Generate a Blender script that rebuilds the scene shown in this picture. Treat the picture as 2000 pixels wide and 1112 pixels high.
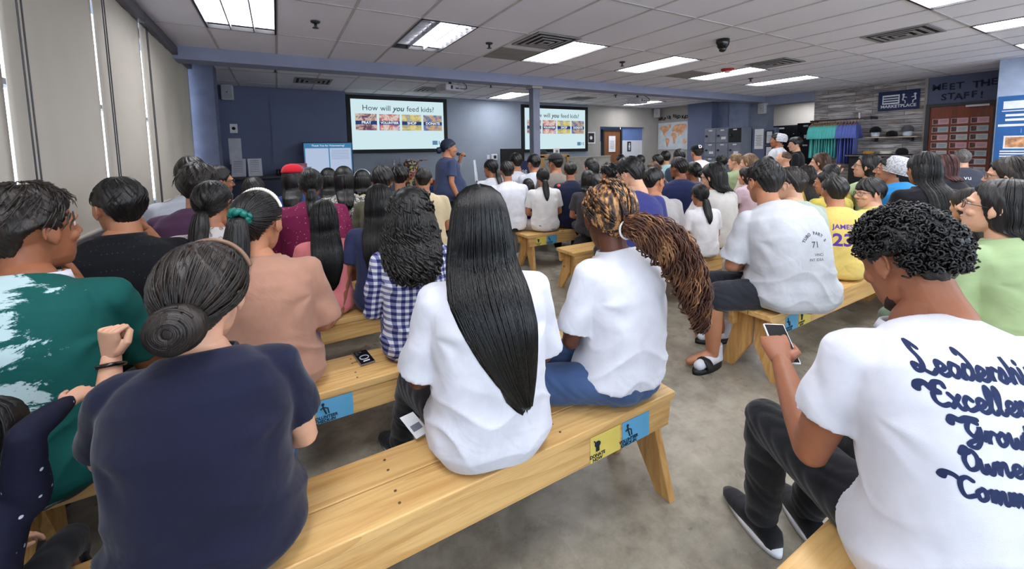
import bpy, bmesh, math, random
import numpy as np
from mathutils import Matrix, Vector
from mathutils.bvhtree import BVHTree
for o in list(bpy.data.objects): bpy.data.objects.remove(o)
SC = bpy.context.scene
COL = SC.collection
PI = math.pi
# ------------------------------------------------------------------ camera
F = 798.0; PX = 1000.0; PY = 362.0; H = 1.55
RM = np.array([[0.8673, 0.0582, -0.4943], [-0.4975, 0.0672, -0.8649], [-0.0171, 0.9960, 0.0872]])
_q = Matrix(RM.tolist()).to_quaternion().normalized()
RM = np.array(_q.to_matrix())
CAM = np.array([0, 0, H])
cd = bpy.data.cameras.new('camera'); cam = bpy.data.objects.new('camera', cd); COL.objects.link(cam)
cd.sensor_fit = 'HORIZONTAL'; cd.sensor_width = 36; cd.lens = F / 2000 * 36
cd.shift_y = -(556 - PY) / 2000; cd.clip_start = .02; cd.clip_end = 200
cam.matrix_world = Matrix.Translation((0, 0, H)) @ _q.to_matrix().to_4x4()
SC.camera = cam
SC.view_settings.view_transform = 'Standard'; SC.view_settings.look = 'None'
SC.view_settings.exposure = 0.0; SC.view_settings.gamma = 1; SC.view_settings.use_curve_mapping = False
# daylight outside the blinds
w = bpy.data.worlds.new('world'); SC.world = w; w.use_nodes = True
w.node_tree.nodes['Background'].inputs[0].default_value = (.74, .86, 1, 1)
w.node_tree.nodes['Background'].inputs[1].default_value = 5.2
LIGHT_E = 19.0      # emission strength of the ceiling diffusers
SCREEN_E = 1.0

def ray(u, v): return RM @ np.array([u - PX, -(v - PY), -F])
def atz(u, v, z): d = ray(u, v); return CAM + d * ((z - H) / d[2])
def aty(u, v, y): d = ray(u, v); return CAM + d * (y / d[1])
def atx(u, v, x): d = ray(u, v); return CAM + d * (x / d[0])

# ------------------------------------------------------------------ materials
def lin(c):
    return tuple(((x / 255) / 12.92 if x <= 10 else ((x / 255 + .055) / 1.055) ** 2.4) for x in c) + (1,)
MATS = {}
class NT:
    def __init__(s, name):
        s.m = bpy.data.materials.new(name); s.m.use_nodes = True
        s.t = s.m.node_tree; s.b = s.t.nodes['Principled BSDF']
    def n(s, typ, **kw):
        x = s.t.nodes.new('ShaderNode' + typ)
        for k, v in kw.items():
            if k.startswith('i_'):
                k = k[2:]; k = int(k) if k.isdigit() else k.replace('_', ' ')
                x.inputs[k].default_value = v
            else: setattr(x, k, v)
        return x
    def l(s, a, b): s.t.links.new(a, b)
    def coords(s, scale=(1, 1, 1), kind='Object', rot=(0, 0, 0)):
        tc = s.n('TexCoord'); mp = s.n('Mapping'); mp.inputs['Scale'].default_value = scale
        mp.inputs['Rotation'].default_value = rot
        s.l(tc.outputs[kind], mp.inputs[0]); return mp.outputs[0]
    def noise(s, vec, scale, detail=3, rough=.5, dist=0):
        x = s.n('TexNoise'); x.inputs['Scale'].default_value = scale; x.inputs['Detail'].default_value = detail
        x.inputs['Roughness'].default_value = rough; x.inputs['Distortion'].default_value = dist
        s.l(vec, x.inputs['Vector']); return x.outputs[0]
    def ramp(s, fac, stops, interp='LINEAR'):
        r = s.n('ValToRGB'); r.color_ramp.interpolation = interp
        e = r.color_ramp.elements
        while len(e) > 1: e.remove(e[-1])
        e[0].position = stops[0][0]; e[0].color = stops[0][1]
        for p, c in stops[1:]:
            q = e.new(p); q.color = c
        s.l(fac, r.inputs[0]); return r.outputs[0]
    def bump(s, h, strength=.3, dist=.01):
        b = s.n('Bump'); b.inputs['Strength'].default_value = strength; b.inputs['Distance'].default_value = dist
        s.l(h, b.inputs['Height']); s.l(b.outputs[0], s.b.inputs['Normal'])
    def mix(s, fac, a, b):
        m = s.n('Mix', data_type='RGBA')
        for sock, val in ((m.inputs[0], fac), (m.inputs[6], a), (m.inputs[7], b)):
            if isinstance(val, (int, float, tuple)): sock.default_value = val
            else: s.l(val, sock)
        return m.outputs[2]
    def math(s, op, a, b=0):
        m = s.n('Math', operation=op)
        for i, val in enumerate((a, b)):
            if isinstance(val, (int, float)): m.inputs[i].default_value = val
            else: s.l(val, m.inputs[i])
        return m.outputs[0]
    def base(s, c, rough=.5, spec=.5, metal=0):
        i = s.b.inputs
        if isinstance(c, tuple): i['Base Color'].default_value = c
        else: s.l(c, i['Base Color'])
        i['Roughness'].default_value = rough; i['Specular IOR Level'].default_value = spec; i['Metallic'].default_value = metal

def mk(name, rgb, rough=.5, spec=.4, var=.06, scale=6, bump=0, bscale=60, metal=0, emit=0):
    if name in MATS: return MATS[name]
    t = NT(name); c = lin(rgb)
    v = t.coords()
    nz = t.noise(v, scale, 4)
    d = tuple(x * (1 - var * 2) for x in c[:3]) + (1,); h = tuple(min(1, x * (1 + var * 2)) for x in c[:3]) + (1,)
    t.base(t.ramp(nz, [(.3, d), (.7, h)]), rough, spec, metal)
    if bump: t.bump(t.noise(v, bscale, 3), bump, .004)
    if emit:
        t.b.inputs['Emission Color'].default_value = c; t.b.inputs['Emission Strength'].default_value = emit
    MATS[name] = t.m; return t.m

def emis(name, rgb, e):
    if name in MATS: return MATS[name]
    t = NT(name); t.base((0, 0, 0, 1), .6, 0)
    t.b.inputs['Emission Color'].default_value = lin(rgb); t.b.inputs['Emission Strength'].default_value = e
    MATS[name] = t.m; return t.m

def fabric(name, rgb, rough=.85):
    if name in MATS: return MATS[name]
    t = NT(name); c = lin(rgb); v = t.coords()
    nz = t.noise(v, 9, 3)
    d = tuple(x * .9 for x in c[:3]) + (1,); h = tuple(min(1, x * 1.07) for x in c[:3]) + (1,)
    t.base(t.ramp(nz, [(.3, d), (.7, h)]), rough, .15)
    weave = t.noise(v, 420, 1); fold = t.noise(v, 7, 2, .5, 1.2)
    t.bump(t.math('ADD', t.math('MULTIPLY', weave, .06), fold), .55, .012)
    t.b.inputs['Sheen Weight'].default_value = .15
    MATS[name] = t.m; return t.m

def pattern(name, rgb, kind, rgb2, rgb3=None):
    if name in MATS: return MATS[name]
    t = NT(name); a = lin(rgb); b = lin(rgb2); v = t.coords()
    if kind == 'gingham':
        sep = t.n('SeparateXYZ'); t.l(v, sep.inputs[0])
        P = 2 * PI / .033
        sx = t.math('GREATER_THAN', t.math('SINE', t.math('MULTIPLY', t.math('ADD', sep.outputs[0], t.math('MULTIPLY', sep.outputs[1], .55)), P)), 0)
        sz = t.math('GREATER_THAN', t.math('SINE', t.math('MULTIPLY', sep.outputs[2], P)), 0)
        f = t.math('MULTIPLY', t.math('ADD', sx, sz), .5)
        t.base(t.ramp(f, [(0, a), (.25, lin(rgb3)), (.75, b)], 'CONSTANT'), .85, .15)
    elif kind == 'dots':
        vo = t.n('TexVoronoi'); vo.inputs['Scale'].default_value = rgb3[0]; vo.inputs['Randomness'].default_value = rgb3[2]; t.l(v, vo.inputs['Vector'])
        t.base(t.ramp(vo.outputs['Distance'], [(0, b), (rgb3[1], b), (rgb3[1] + .03, a)]), .85, .2)
    elif kind == 'splash':
        v2 = t.coords((1, 1, 2.4), rot=(0, .5, 0)); sep = t.n('SeparateXYZ'); t.l(v, sep.inputs[0])
        nz = t.noise(v2, 5.5, 9, .72, .6)
        side = t.math('MULTIPLY', t.math('SUBTRACT', .09, sep.outputs[0]), 1.0)    # print fades out on the right shoulder
        side = t.math('MINIMUM', side, .1)
        f = t.math('ADD', nz, side)
        t.base(t.ramp(f, [(.55, a), (.575, b)]), .8, .2)
    elif kind == 'swirl':
        nz = t.noise(v, 16, 4, .6, 3)
        t.base(t.ramp(nz, [(.44, a), (.47, b), (.55, b), (.58, a)]), .8, .2)
    elif kind == 'floral':
        nz = t.noise(v, 13, 4, .6, 2.2)
        t.base(t.ramp(nz, [(.0, a), (.52, a), (.56, b), (.62, lin(rgb3)), (.66, a)]), .8, .2)
    fold = t.noise(v, 7, 2, .5, 1.2)
    t.bump(fold, .5, .012)
    MATS[name] = t.m; return t.m

def hairmat(name, rgb, rough=.38, hi=(70, 62, 56), streak=(55, 55, 3)):
    if name in MATS: return MATS[name]
    t = NT(name); v = t.coords(streak)
    nz = t.noise(v, 1.0, 5, .7)
    c = lin(rgb)
    t.base(t.ramp(nz, [(.3, tuple(x * .5 for x in c[:3]) + (1,)), (.52, c), (.75, lin(hi))]), rough, .5)
    t.bump(nz, .5, .01)
    MATS[name] = t.m; return t.m

def skinmat(name, rgb):
    if name in MATS: return MATS[name]
    t = NT(name); c = lin(rgb); v = t.coords()
    nz = t.noise(v, 14, 4)
    t.base(t.ramp(nz, [(.3, tuple(x * .88 for x in c[:3]) + (1,)), (.7, tuple(min(1, x * q) for x, q in zip(c[:3], (1.1, 1.04, 1.02))) + (1,))]), .48, .4)
    t.b.inputs['Subsurface Weight'].default_value = .08
    t.b.inputs['Subsurface Radius'].default_value = (.01, .004, .002)
    t.bump(t.noise(v, 180, 2), .12, .002)
    MATS[name] = t.m; return t.m
SK = {'light': skinmat('skin_light', (214, 166, 138)), 'tan': skinmat('skin_tan', (186, 130, 98)),
      'brown': skinmat('skin_brown', (150, 96, 68)), 'dark': skinmat('skin_dark', (96, 58, 42))}

def wood(name, c1, c2, c3, grain=(1.2, 22, 22), rough=.42, knots=True):
    if name in MATS: return MATS[name]
    t = NT(name); tc = t.n('TexCoord'); oi = t.n('ObjectInfo')
    add = t.n('VectorMath', operation='ADD'); t.l(tc.outputs['Object'], add.inputs[0])
    cmb = t.n('CombineXYZ')
    for k in range(3): t.l(t.math('MULTIPLY', oi.outputs['Random'], 3.7 * (k + 1)), cmb.inputs[k])
    t.l(cmb.outputs[0], add.inputs[1])
    mp = t.n('Mapping'); mp.inputs['Scale'].default_value = grain; t.l(add.outputs[0], mp.inputs[0])
    nz = t.noise(mp.outputs[0], 1.0, 5, .55, 1.4)
    fine = t.n('Mapping'); fine.inputs['Scale'].default_value = tuple(g * 5 for g in grain); t.l(add.outputs[0], fine.inputs[0])
    fn = t.noise(fine.outputs[0], 1.0, 3, .6)
    # growth rings: a warped wave
    wm = t.n('Mapping'); wm.inputs['Scale'].default_value = tuple(g * .33 for g in grain); t.l(add.outputs[0], wm.inputs[0])
    ring = t.math('FRACT', t.math('MULTIPLY', t.noise(wm.outputs[0], 1.0, 1, .4, .3), 11))
    col = t.ramp(nz, [(.25, lin(c2)), (.5, lin(c1)), (.8, lin(c1))])
    col = t.mix(t.math('MULTIPLY', t.math('POWER', ring, 3.0), .55), col, lin(c2))
    col = t.mix(t.math('MULTIPLY', t.ramp(fn, [(.45, (0, 0, 0, 1)), (.7, (1, 1, 1, 1))]), .35), col, lin(c2))
    if knots:
        vo = t.n('TexVoronoi'); vo.inputs['Scale'].default_value = 1.0
        km = t.n('Mapping'); km.inputs['Scale'].default_value = (2.2, 5, 5); t.l(add.outputs[0], km.inputs[0]); t.l(km.outputs[0], vo.inputs['Vector'])
        col = t.mix(t.ramp(vo.outputs['Distance'], [(.0, (1, 1, 1, 1)), (.05, (1, 1, 1, 1)), (.085, (0, 0, 0, 1))]), col, lin(c3))
    t.base(col, rough, .45)
    t.bump(fn, .1, .003)
    MATS[name] = t.m; return t.m

# ------------------------------------------------------------------ geometry
class G:
    def __init__(s): s.v = []; s.f = []; s.n = 0
    def add(s, v, f):
        v = np.asarray(v, float).reshape(-1, 3)
        s.f.extend([tuple(i + s.n for i in q) for q in f]); s.v.append(v); s.n += len(v); return s
    def box(s, a, b):
        (x0, y0, z0), (x1, y1, z1) = a, b
        v = [(x0, y0, z0), (x1, y0, z0), (x1, y1, z0), (x0, y1, z0), (x0, y0, z1), (x1, y0, z1), (x1, y1, z1), (x0, y1, z1)]
        return s.add(v, [(0, 3, 2, 1), (4, 5, 6, 7), (0, 1, 5, 4), (1, 2, 6, 5), (2, 3, 7, 6), (3, 0, 4, 7)])
    def prism(s, pts, vec):
        pts = np.asarray(pts, float); n = len(pts)
        v = np.concatenate([pts, pts + np.asarray(vec, float)])
        f = [tuple(range(n))[::-1], tuple(range(n, 2 * n))] + [(i, (i + 1) % n, n + (i + 1) % n, n + i) for i in range(n)]
        return s.add(v, f)
    def rings(s, R, cap=True, closed=True):
        R = np.asarray(R, float); n, m = R.shape[:2]
        f = [(i * m + j, i * m + (j + 1) % m, (i + 1) * m + (j + 1) % m, (i + 1) * m + j) for i in range(n - 1) for j in range(m if closed else m - 1)]
        v = R.reshape(-1, 3)
        if cap:
            v = np.vstack([v, R[0].mean(0), R[-1].mean(0)]); a = n * m; b = a + 1
            f += [(a, (j + 1) % m, j) for j in range(m)] + [(b, (n - 1) * m + j, (n - 1) * m + (j + 1) % m) for j in range(m)]
        return s.add(v, f)
    def tube(s, P, r, m=12, round_=True, flat=1.0, up=None):
        P = np.asarray(P, float); n = len(P)
        r = np.full(n, r, float) if np.isscalar(r) else np.asarray(r, float)
        T = np.gradient(P, axis=0); T /= np.linalg.norm(T, axis=1)[:, None] + 1e-12
        if round_:
            k = [1, .7, .35]
            A = [P[0] - T[0] * r[0] * q for q in (1, .8, .45)]; ra = [r[0] * q for q in (.08, .6, .89)]
            B = [P[-1] + T[-1] * r[-1] * q for q in (.45, .8, 1)]; rb = [r[-1] * q for q in (.89, .6, .08)]
            P = np.vstack([A, P, B]); r = np.concatenate([ra, r, rb]); T = np.vstack([[T[0]] * 3, T, [T[-1]] * 3])
        u = np.array(up, float) if up is not None else (np.array([0, 0, 1.]) if abs(T[0][2]) < .9 else np.array([0, 1., 0]))
        a = np.linspace(0, 2 * PI, m, endpoint=False); R = []
        for i in range(len(P)):
            u = u - T[i] * u.dot(T[i]); L = np.linalg.norm(u)
            if L < 1e-6: u = np.cross(T[i], [1, .3, .2]); L = np.linalg.norm(u)
            u = u / L; w_ = np.cross(T[i], u)
            R.append(P[i] + r[i] * (np.cos(a)[:, None] * w_ + flat * np.sin(a)[:, None] * u))
        return s.rings(R)
    def ell(s, c, r, m=16, n=10, rot=None):
        th = np.linspace(.02, PI - .02, n); ph = np.linspace(0, 2 * PI, m, endpoint=False)
        R = np.stack([np.outer(np.sin(th), np.cos(ph)), np.outer(np.sin(th), np.sin(ph)), np.outer(np.cos(th), np.ones(m))], -1)[::-1] * np.asarray(r, float)
        if rot is not None: R = R @ np.asarray(rot).T
        return s.rings(R + np.asarray(c, float))
    def loft(s, secs, m=28, p=2.3, X=None, fn=None):
        """secs: (centre, half width, half depth[, tilt]) stacked ellipses; tilt turns the section about x"""
        a = np.linspace(0, 2 * PI, m, endpoint=False); ca, sa = np.cos(a), np.sin(a)
        ex = np.sign(ca) * np.abs(ca) ** (2 / p); ey = np.sign(sa) * np.abs(sa) ** (2 / p); R = []
        for i, q in enumerate(secs):
            c, hw, hd = np.asarray(q[0], float), q[1], q[2]; t = q[3] if len(q) > 3 else 0
            k = 1 if fn is None else fn(a, i / (len(secs) - 1))
            yv = np.array([0, math.cos(t), math.sin(t)])
            R.append(c + np.outer(ex * hw * k, [1, 0, 0]) + np.outer(ey * hd * k, yv))
        return s.rings(R)
    def lathe(s, prof, c=(0, 0, 0), m=24):
        a = np.linspace(0, 2 * PI, m, endpoint=False)
        R = [[(c[0] + r * math.cos(t), c[1] + r * math.sin(t), c[2] + z) for t in a] for r, z in prof]
        return s.rings(R)
    def arr(s): return np.vstack(s.v) if s.v else np.zeros((0, 3))
    def mesh(s, name, smooth=True):
        me = bpy.data.meshes.new(name); me.from_pydata(s.arr().tolist(), [], s.f)
        if smooth: me.shade_smooth()
        return me

def resample(P, n):
    P = np.asarray(P, float); k = len(P); out = []
    for t in np.linspace(0, k - 1, n):
        i = min(int(t), k - 2); f = t - i
        p0, p1, p2, p3 = P[max(i - 1, 0)], P[i], P[i + 1], P[min(i + 2, k - 1)]
        out.append(.5 * (2 * p1 + (p2 - p0) * f + (2 * p0 - 5 * p1 + 4 * p2 - p3) * f * f + (3 * p1 - p0 - 3 * p2 + p3) * f ** 3))
    return np.array(out)

def ob(name, g, mat, parent=None, smooth=False, loc=None, rz=None, label=None, bevel=0):
    me = g if isinstance(g, bpy.types.Mesh) else g.mesh(name, smooth)
    o = bpy.data.objects.new(name, me); COL.objects.link(o)
    for m in (mat if isinstance(mat, (list, tuple)) else [mat]):
        if m is not None and m.name not in [x.name for x in me.materials if x]: me.materials.append(m)
    if parent is not None: o.parent = parent
    if loc is not None: o.location = loc
    if rz is not None: o.rotation_euler = (0, 0, rz)
    if bevel:
        b = o.modifiers.new('bevel', 'BEVEL'); b.width = bevel; b.segments = 2; b.limit_method = 'ANGLE'
    if label: o['label'] = label
    return o
def thing(name, label, cat, loc=(0, 0, 0), rz=0, group=None):
    o = bpy.data.objects.new(name, None); COL.objects.link(o); o.location = loc; o.rotation_euler = (0, 0, rz)
    o.empty_display_size = .1
    return tag(o, label, cat, group)
def tag(o, label, cat, group=None):
    o['label'] = label; o['category'] = cat
    if group: o['group'] = group
    return o
def struct(name, g, mat, **k):
    o = ob(name, g, mat, **k); o['kind'] = 'structure'; return o
def copy_tree(o, parent=None):
    c = o.copy(); COL.objects.link(c); c.parent = parent
    for ch in list(o.children): copy_tree(ch, c)
    return c
def BX(*ab):
    g = G()
    for a, b in ab: g.box(a, b)
    return g
def text_mesh(s, size, align='CENTER', extrude=.001, offset=0, shear=0, space=1.0, res=3, linespace=1.0):
    c = bpy.data.curves.new('t', 'FONT'); c.body = s; c.size = size; c.extrude = extrude; c.offset = offset
    c.align_x = align; c.align_y = 'CENTER'; c.shear = shear; c.space_character = space; c.resolution_u = res; c.space_line = linespace
    o = bpy.data.objects.new('t', c); COL.objects.link(o)
    bpy.context.view_layer.update()
    me = bpy.data.meshes.new_from_object(o.evaluated_get(bpy.context.evaluated_depsgraph_get()))
    bpy.data.objects.remove(o); bpy.data.curves.remove(c); return me
def text_on(name, s, size, mat, loc, parent, plane='Y', align='CENTER', **k):
    """plane: 'Y' text on a wall facing -Y, 'X' facing -X"""
    me = text_mesh(s, size, align, **k); me.name = name
    o = ob(name, me, mat, parent); o.location = loc
    o.rotation_euler = (PI / 2, 0, 0) if plane == 'Y' else (PI / 2, 0, -PI / 2)
    return o

def remesh(g, vox, it=4, fac=.5):
    me = g.mesh('tmp'); o = bpy.data.objects.new('tmp', me); COL.objects.link(o)
    r = o.modifiers.new('r', 'REMESH'); r.mode = 'VOXEL'; r.voxel_size = vox; r.use_smooth_shade = True
    if it:
        q = o.modifiers.new('s', 'SMOOTH'); q.factor = fac; q.iterations = it
    dg = bpy.context.evaluated_depsgraph_get()
    out = bpy.data.meshes.new_from_object(o.evaluated_get(dg))
    bpy.data.objects.remove(o); bpy.data.meshes.remove(me)
    return out
def mverts(me):
    a = np.empty(len(me.vertices) * 3); me.vertices.foreach_get('co', a); return a.reshape(-1, 3)
def mnorms(me):
    a = np.empty(len(me.vertices) * 3); me.vertices.foreach_get('normal', a); return a.reshape(-1, 3)
def mset(me, v): me.vertices.foreach_set('co', np.ascontiguousarray(v, dtype=float).ravel()); me.update()
def mfaces(me): return [tuple(p.vertices) for p in me.polygons]
# ================================================================== ROOM
HC = 2.83; XL = -1.05; XR = 11.4; YF = 9.6
def floor_mat():
    t = NT('polished_concrete'); v = t.coords()
    a = t.noise(v, 1.1, 8, .62, .8); b = t.noise(v, 9, 6, .7)
    c1 = t.ramp(a, [(.3, lin((100, 95, 84))), (.5, lin((142, 136, 122))), (.7, lin((184, 176, 160)))])
    c2 = t.ramp(b, [(.3, lin((96, 88, 76))), (.6, lin((180, 172, 156)))])
    t.base(t.mix(.4, c1, c2), .3, .5)
    r = t.ramp(t.noise(v, 3, 5, .6), [(.3, (.22, .22, .22, 1)), (.7, (.42, .42, .42, 1))])
    t.l(r, t.b.inputs['Roughness'])
    vo = t.n('TexVoronoi', feature='DISTANCE_TO_EDGE'); vo.inputs['Scale'].default_value = .8
    t.bump(t.noise(v, 30, 3), .04, .003)
    return t.m
struct('floor', BX(((-1.3, -4, -.1), (14.4, 10, 0))), floor_mat())
# ceiling: one slab of lay-in tiles, 2 ft x 4 ft, with its T-bars
def tile_mat():
    t = NT('ceiling_tile'); v = t.coords()
    nz = t.noise(v, .5, 2); sp = t.noise(v, 160, 2, .7)
    t.base(t.ramp(nz, [(.3, lin((228, 228, 238))), (.7, lin((240, 240, 250)))]), .9, .1)
    t.bump(sp, .12, .003); return t.m
X0, Y0 = .07, 2.74
TX = [X0 + .61 * k for k in range(-3, 24)]; TY = [Y0 + 1.22 * k for k in range(-6, 6)]
FIX = []                                    # ceiling openings (fixtures) as (x0, y0, x1, y1)
for ry in (-3.36, -.92 - 1.22 + .0, .30, 3.96):
    for k in range(-1, 24, 3):
        if ry > 3 and k > 15: continue
        x = X0 + .61 * k
        if x + .61 > XR - .05: continue
        if ry == .30 and x > 9.6: continue
        FIX.append((x, ry, x + .61, ry + 1.22))
FIX = [f for f in FIX if abs(f[1] + 2.14) > .01]
FARL = [(4.6, 8.05, 5.21, 9.27), (9.05, 8.0, 9.66, 9.22), (7.0, 6.7, 7.01, 6.71)][:2]
struct('ceiling', BX(((-1.3, -4, HC + .1), (14.4, 10, HC + .2))), mk('plenum', (60, 60, 60)))
tile = tile_mat()
def ceiling_panels():
    g = G(); cells = FIX + FARL
    xs = sorted(set([-1.2, XR + 3] + [round(x, 4) for x in TX if -1.2 < x < XR + 3]))
    ys = sorted(set([-4, 10] + [round(y, 4) for y in TY if -4 < y < 10] + [8.0, 8.05, 9.22, 9.27]))
    xs = sorted(set(xs + [round(f[i], 4) for f in FARL for i in (0, 2)]))
    for i in range(len(xs) - 1):
        for j in range(len(ys) - 1):
            cx, cy = (xs[i] + xs[i + 1]) / 2, (ys[j] + ys[j + 1]) / 2
            if any(f[0] - .01 < cx < f[2] + .01 and f[1] - .01 < cy < f[3] + .01 for f in cells): continue
            g.box((xs[i], ys[j], HC + .004), (xs[i + 1], ys[j + 1], HC + .02))
    return g
struct('ceiling', ceiling_panels(), tile)
gt = G()
for x in TX:
    if x < 13: gt.box((x - .012, -4, HC - .002), (x + .012, YF, HC + .004))
for y in TY:
    gt.box((-1.05, y - .012, HC - .003), (13.4, y + .012, HC + .0035))
struct('trim_1', gt, mk('tbar', (190, 186, 188), .5, .4))
wallm = mk('wall_paint_grey', (150, 160, 174), .75, .25, .03, 2)
slate = mk('wall_paint_slate', (106, 114, 142), .7, .25, .03, 2)
warm = mk('wall_paint_warm_grey', (168, 164, 158), .75, .25, .03, 2)
blueg = mk('beam_paint', (144, 148, 172), .6, .3, .03, 3)
# front wall, in its two paints, with the rest-room doorway cut as separate pieces
struct('wall_front', BX(((-1.2, 9.35, 0), (1.32, 9.75, HC)),), slate)
struct('wall_front', BX(((1.32, YF, 0), (8.14, 9.75, HC)),), wallm)
struct('wall_front', BX(((8.14, YF, 0), (8.63, 9.75, HC)), ((10.53, YF, 0), (11.2, 9.75, HC)), ((8.63, YF, 2.2), (10.53, 9.75, HC))), warm)
struct('trim_2', BX(((-.07, 9.325, 0), (-.03, 9.35, HC))), slate)
# rest-room alcove
white = mk('white_paint', (216, 220, 228), .6, .3, .02)
blue = mk('blue_paint', (104, 128, 182), .6, .3, .02)
struct('wall_alcove', BX(((8.6, 9.75, 0), (8.8, 10.0, 1.75)), ((9.62, 9.68, 0), (10.53, 9.74, 1.78))), white)
struct('wall_alcove', BX(((8.6, 9.75, 1.75), (8.8, 10.0, 2.2)), ((9.62, 9.68, 1.78), (10.53, 9.74, 2.2)), ((8.8, 9.75, 2.13), (9.62, 9.9, 2.2))), blue)
darkm = mk('dark_metal', (42, 44, 50), .4, .5, .03)
doorw = wood('door_wood', (140, 92, 58), (104, 64, 38), (70, 40, 20), (14, 14, 1.2), .45, False)
d = struct('door_1', BX(((8.86, 9.70, 0), (9.56, 9.745, 2.08))), doorw)
ob('door_frame', BX(((8.80, 9.66, 0), (8.86, 9.76, 2.13)), ((9.56, 9.66, 0), (9.62, 9.76, 2.13)), ((8.86, 9.66, 2.08), (9.56, 9.76, 2.13))), darkm, d)
ob('door_handle', G().tube([(8.93, 9.66, 1.0), (9.03, 9.66, 1.0)], .012), mk('steel', (180, 180, 185), .3, .6, metal=.8), d)
steel = MATS['steel']
paper = mk('paper', (236, 236, 238), .8, .2, .02); ink = mk('ink', (30, 32, 40), .8, .2, .02)
def poster(name, label, cat, p0, p1, plane, mat, frame=None, lines=0, title=None, group=None, art=None):
    """a thin sheet from p0 to p1 (u along the wall, z); plane = ('Y', y) or ('X', x)"""
    k, c = plane
    cu, cz = (p0[0] + p1[0]) / 2, (p0[1] + p1[1]) / 2; wu, wz = abs(p1[0] - p0[0]), abs(p1[1] - p0[1])
    t = thing(name, label, cat, (cu, c, cz) if k == 'Y' else (c, cu, cz), 0 if k == 'Y' else -PI / 2, group)
    d = .012
    ob('sheet', BX(((-wu / 2, -d, -wz / 2), (wu / 2, 0, wz / 2))), mat, t)
    if frame:
        b = frame[1]
        ob('frame', BX(((-wu / 2 - b, -.025, -wz / 2 - b), (wu / 2 + b, 0, -wz / 2)), ((-wu / 2 - b, -.025, wz / 2), (wu / 2 + b, 0, wz / 2 + b)),
                       ((-wu / 2 - b, -.025, -wz / 2), (-wu / 2, 0, wz / 2)), ((wu / 2, -.025, -wz / 2), (wu / 2 + b, 0, wz / 2))), frame[0], t)
    if title:
        m = text_mesh(title, wz * .09); o = ob('title', m, ink, t); o.location = (0, -d - .003, wz * .3); o.rotation_euler = (PI / 2, 0, 0)
    if lines:
        g = G(); rr = random.Random(len(label))
        for i in range(lines):
            z = wz * (.18 - .55 * i / lines); w_ = wu * rr.uniform(.25, .38)
            g.box((-w_, -d - .002, z - wz * .008), (w_, -d, z + wz * .008))
        ob('text_lines', g, ink, t)
    if art: art(t, wu, wz, -d)
    return t
poster('paper_notice', 'white paper notice taped on the brown rest-room door', 'notice', (9.06, 1.42), (9.34, 1.92), ('Y', 9.69), paper, lines=8, title='NOTICE'[:0] or None)
def man_art(t, wu, wz, d):
    g = G().ell((0, d - .004, wz * .26), (wz * .09, .004, wz * .09)); g.box((-wz * .11, d - .006, -wz * .1), (wz * .11, d, wz * .14)); g.box((-wz * .08, d - .006, -wz * .36), (-.01, d, -wz * .1)); g.box((.01, d - .006, -wz * .36), (wz * .08, d, -wz * .1))
    ob('figure_symbol', g, paper, t)
poster('restroom_sign', 'small dark rest-room sign with white figure on the white panel', 'sign', (9.86, 1.42), (10.02, 1.74), ('Y', 9.68), darkm, art=man_art)
def oval_art(t, wu, wz, d):
    ob('emblem', G().ell((0, d - .003, 0), (wu * .22, .004, wz * .2)), paper, t)
poster('picture_frame', 'small black picture frame between the right screen and the door', 'picture', (8.14, 1.72), (8.38, 2.0), ('Y', YF), darkm, (mk('frame_white', (225, 225, 225), .5), .035), art=oval_art)

# window wall
struct('wall_left', BX(((-1.3, -4, 0), (XL - .05, YF, 1.05)), ((-1.3, -4, 2.76), (XL - .05, YF, HC)), ((-1.3, 7.2, 1.05), (XL - .05, YF, 2.76))), slate)
struct('window_sill', BX(((-1.16, -4, 1.03), (-.98, 7.25, 1.06))), mk('sill_white', (190, 192, 198), .5))
YS = [-1.8, -.7, .4, 1.5, 2.61, 3.72, 4.82]
glass_m = NT('window_glass'); glass_m.base((1, 1, 1, 1), .02, .5); glass_m.b.inputs['Transmission Weight'].default_value = 1; glass_m.b.inputs['IOR'].default_value = 1.05
blindm = None
def blind_mat():
    t = NT('blind_fabric'); v = t.coords()
    nz = t.noise(v, 1.3, 3); wv = t.noise(v, 300, 1)
    t.base(t.ramp(nz, [(.3, lin((196, 189, 178))), (.7, lin((208, 202, 191)))]), .85, .1)
    t.b.inputs['Transmission Weight'].default_value = 0
    tr = t.n('BsdfTranslucent'); tr.inputs[0].default_value = lin((205, 198, 182))
    mx = t.n('MixShader'); mx.inputs[0].default_value = .16
    out = [n for n in t.t.nodes if n.type == 'OUTPUT_MATERIAL'][0]
    t.l(t.b.outputs[0], mx.inputs[1]); t.l(tr.outputs[0], mx.inputs[2]); t.l(mx.outputs[0], out.inputs[0])
    t.bump(wv, .15, .002); return t.m
blindm = blind_mat()
railm = mk('rail_grey', (92, 90, 98), .5, .4)
WAVE = ['nearest the camera', 'next to the near end of the sill']
BL = ['beige roller blind farthest behind the camera side', 'beige roller blind cut off by the left picture edge', 'wide beige roller blind at left, in front of the person in green',
      'beige roller blind between the first and second bright window gaps', 'beige roller blind above the person in black polo', 'shaded roller blind farthest along the window wall, by the pillar', 'x']
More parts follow.
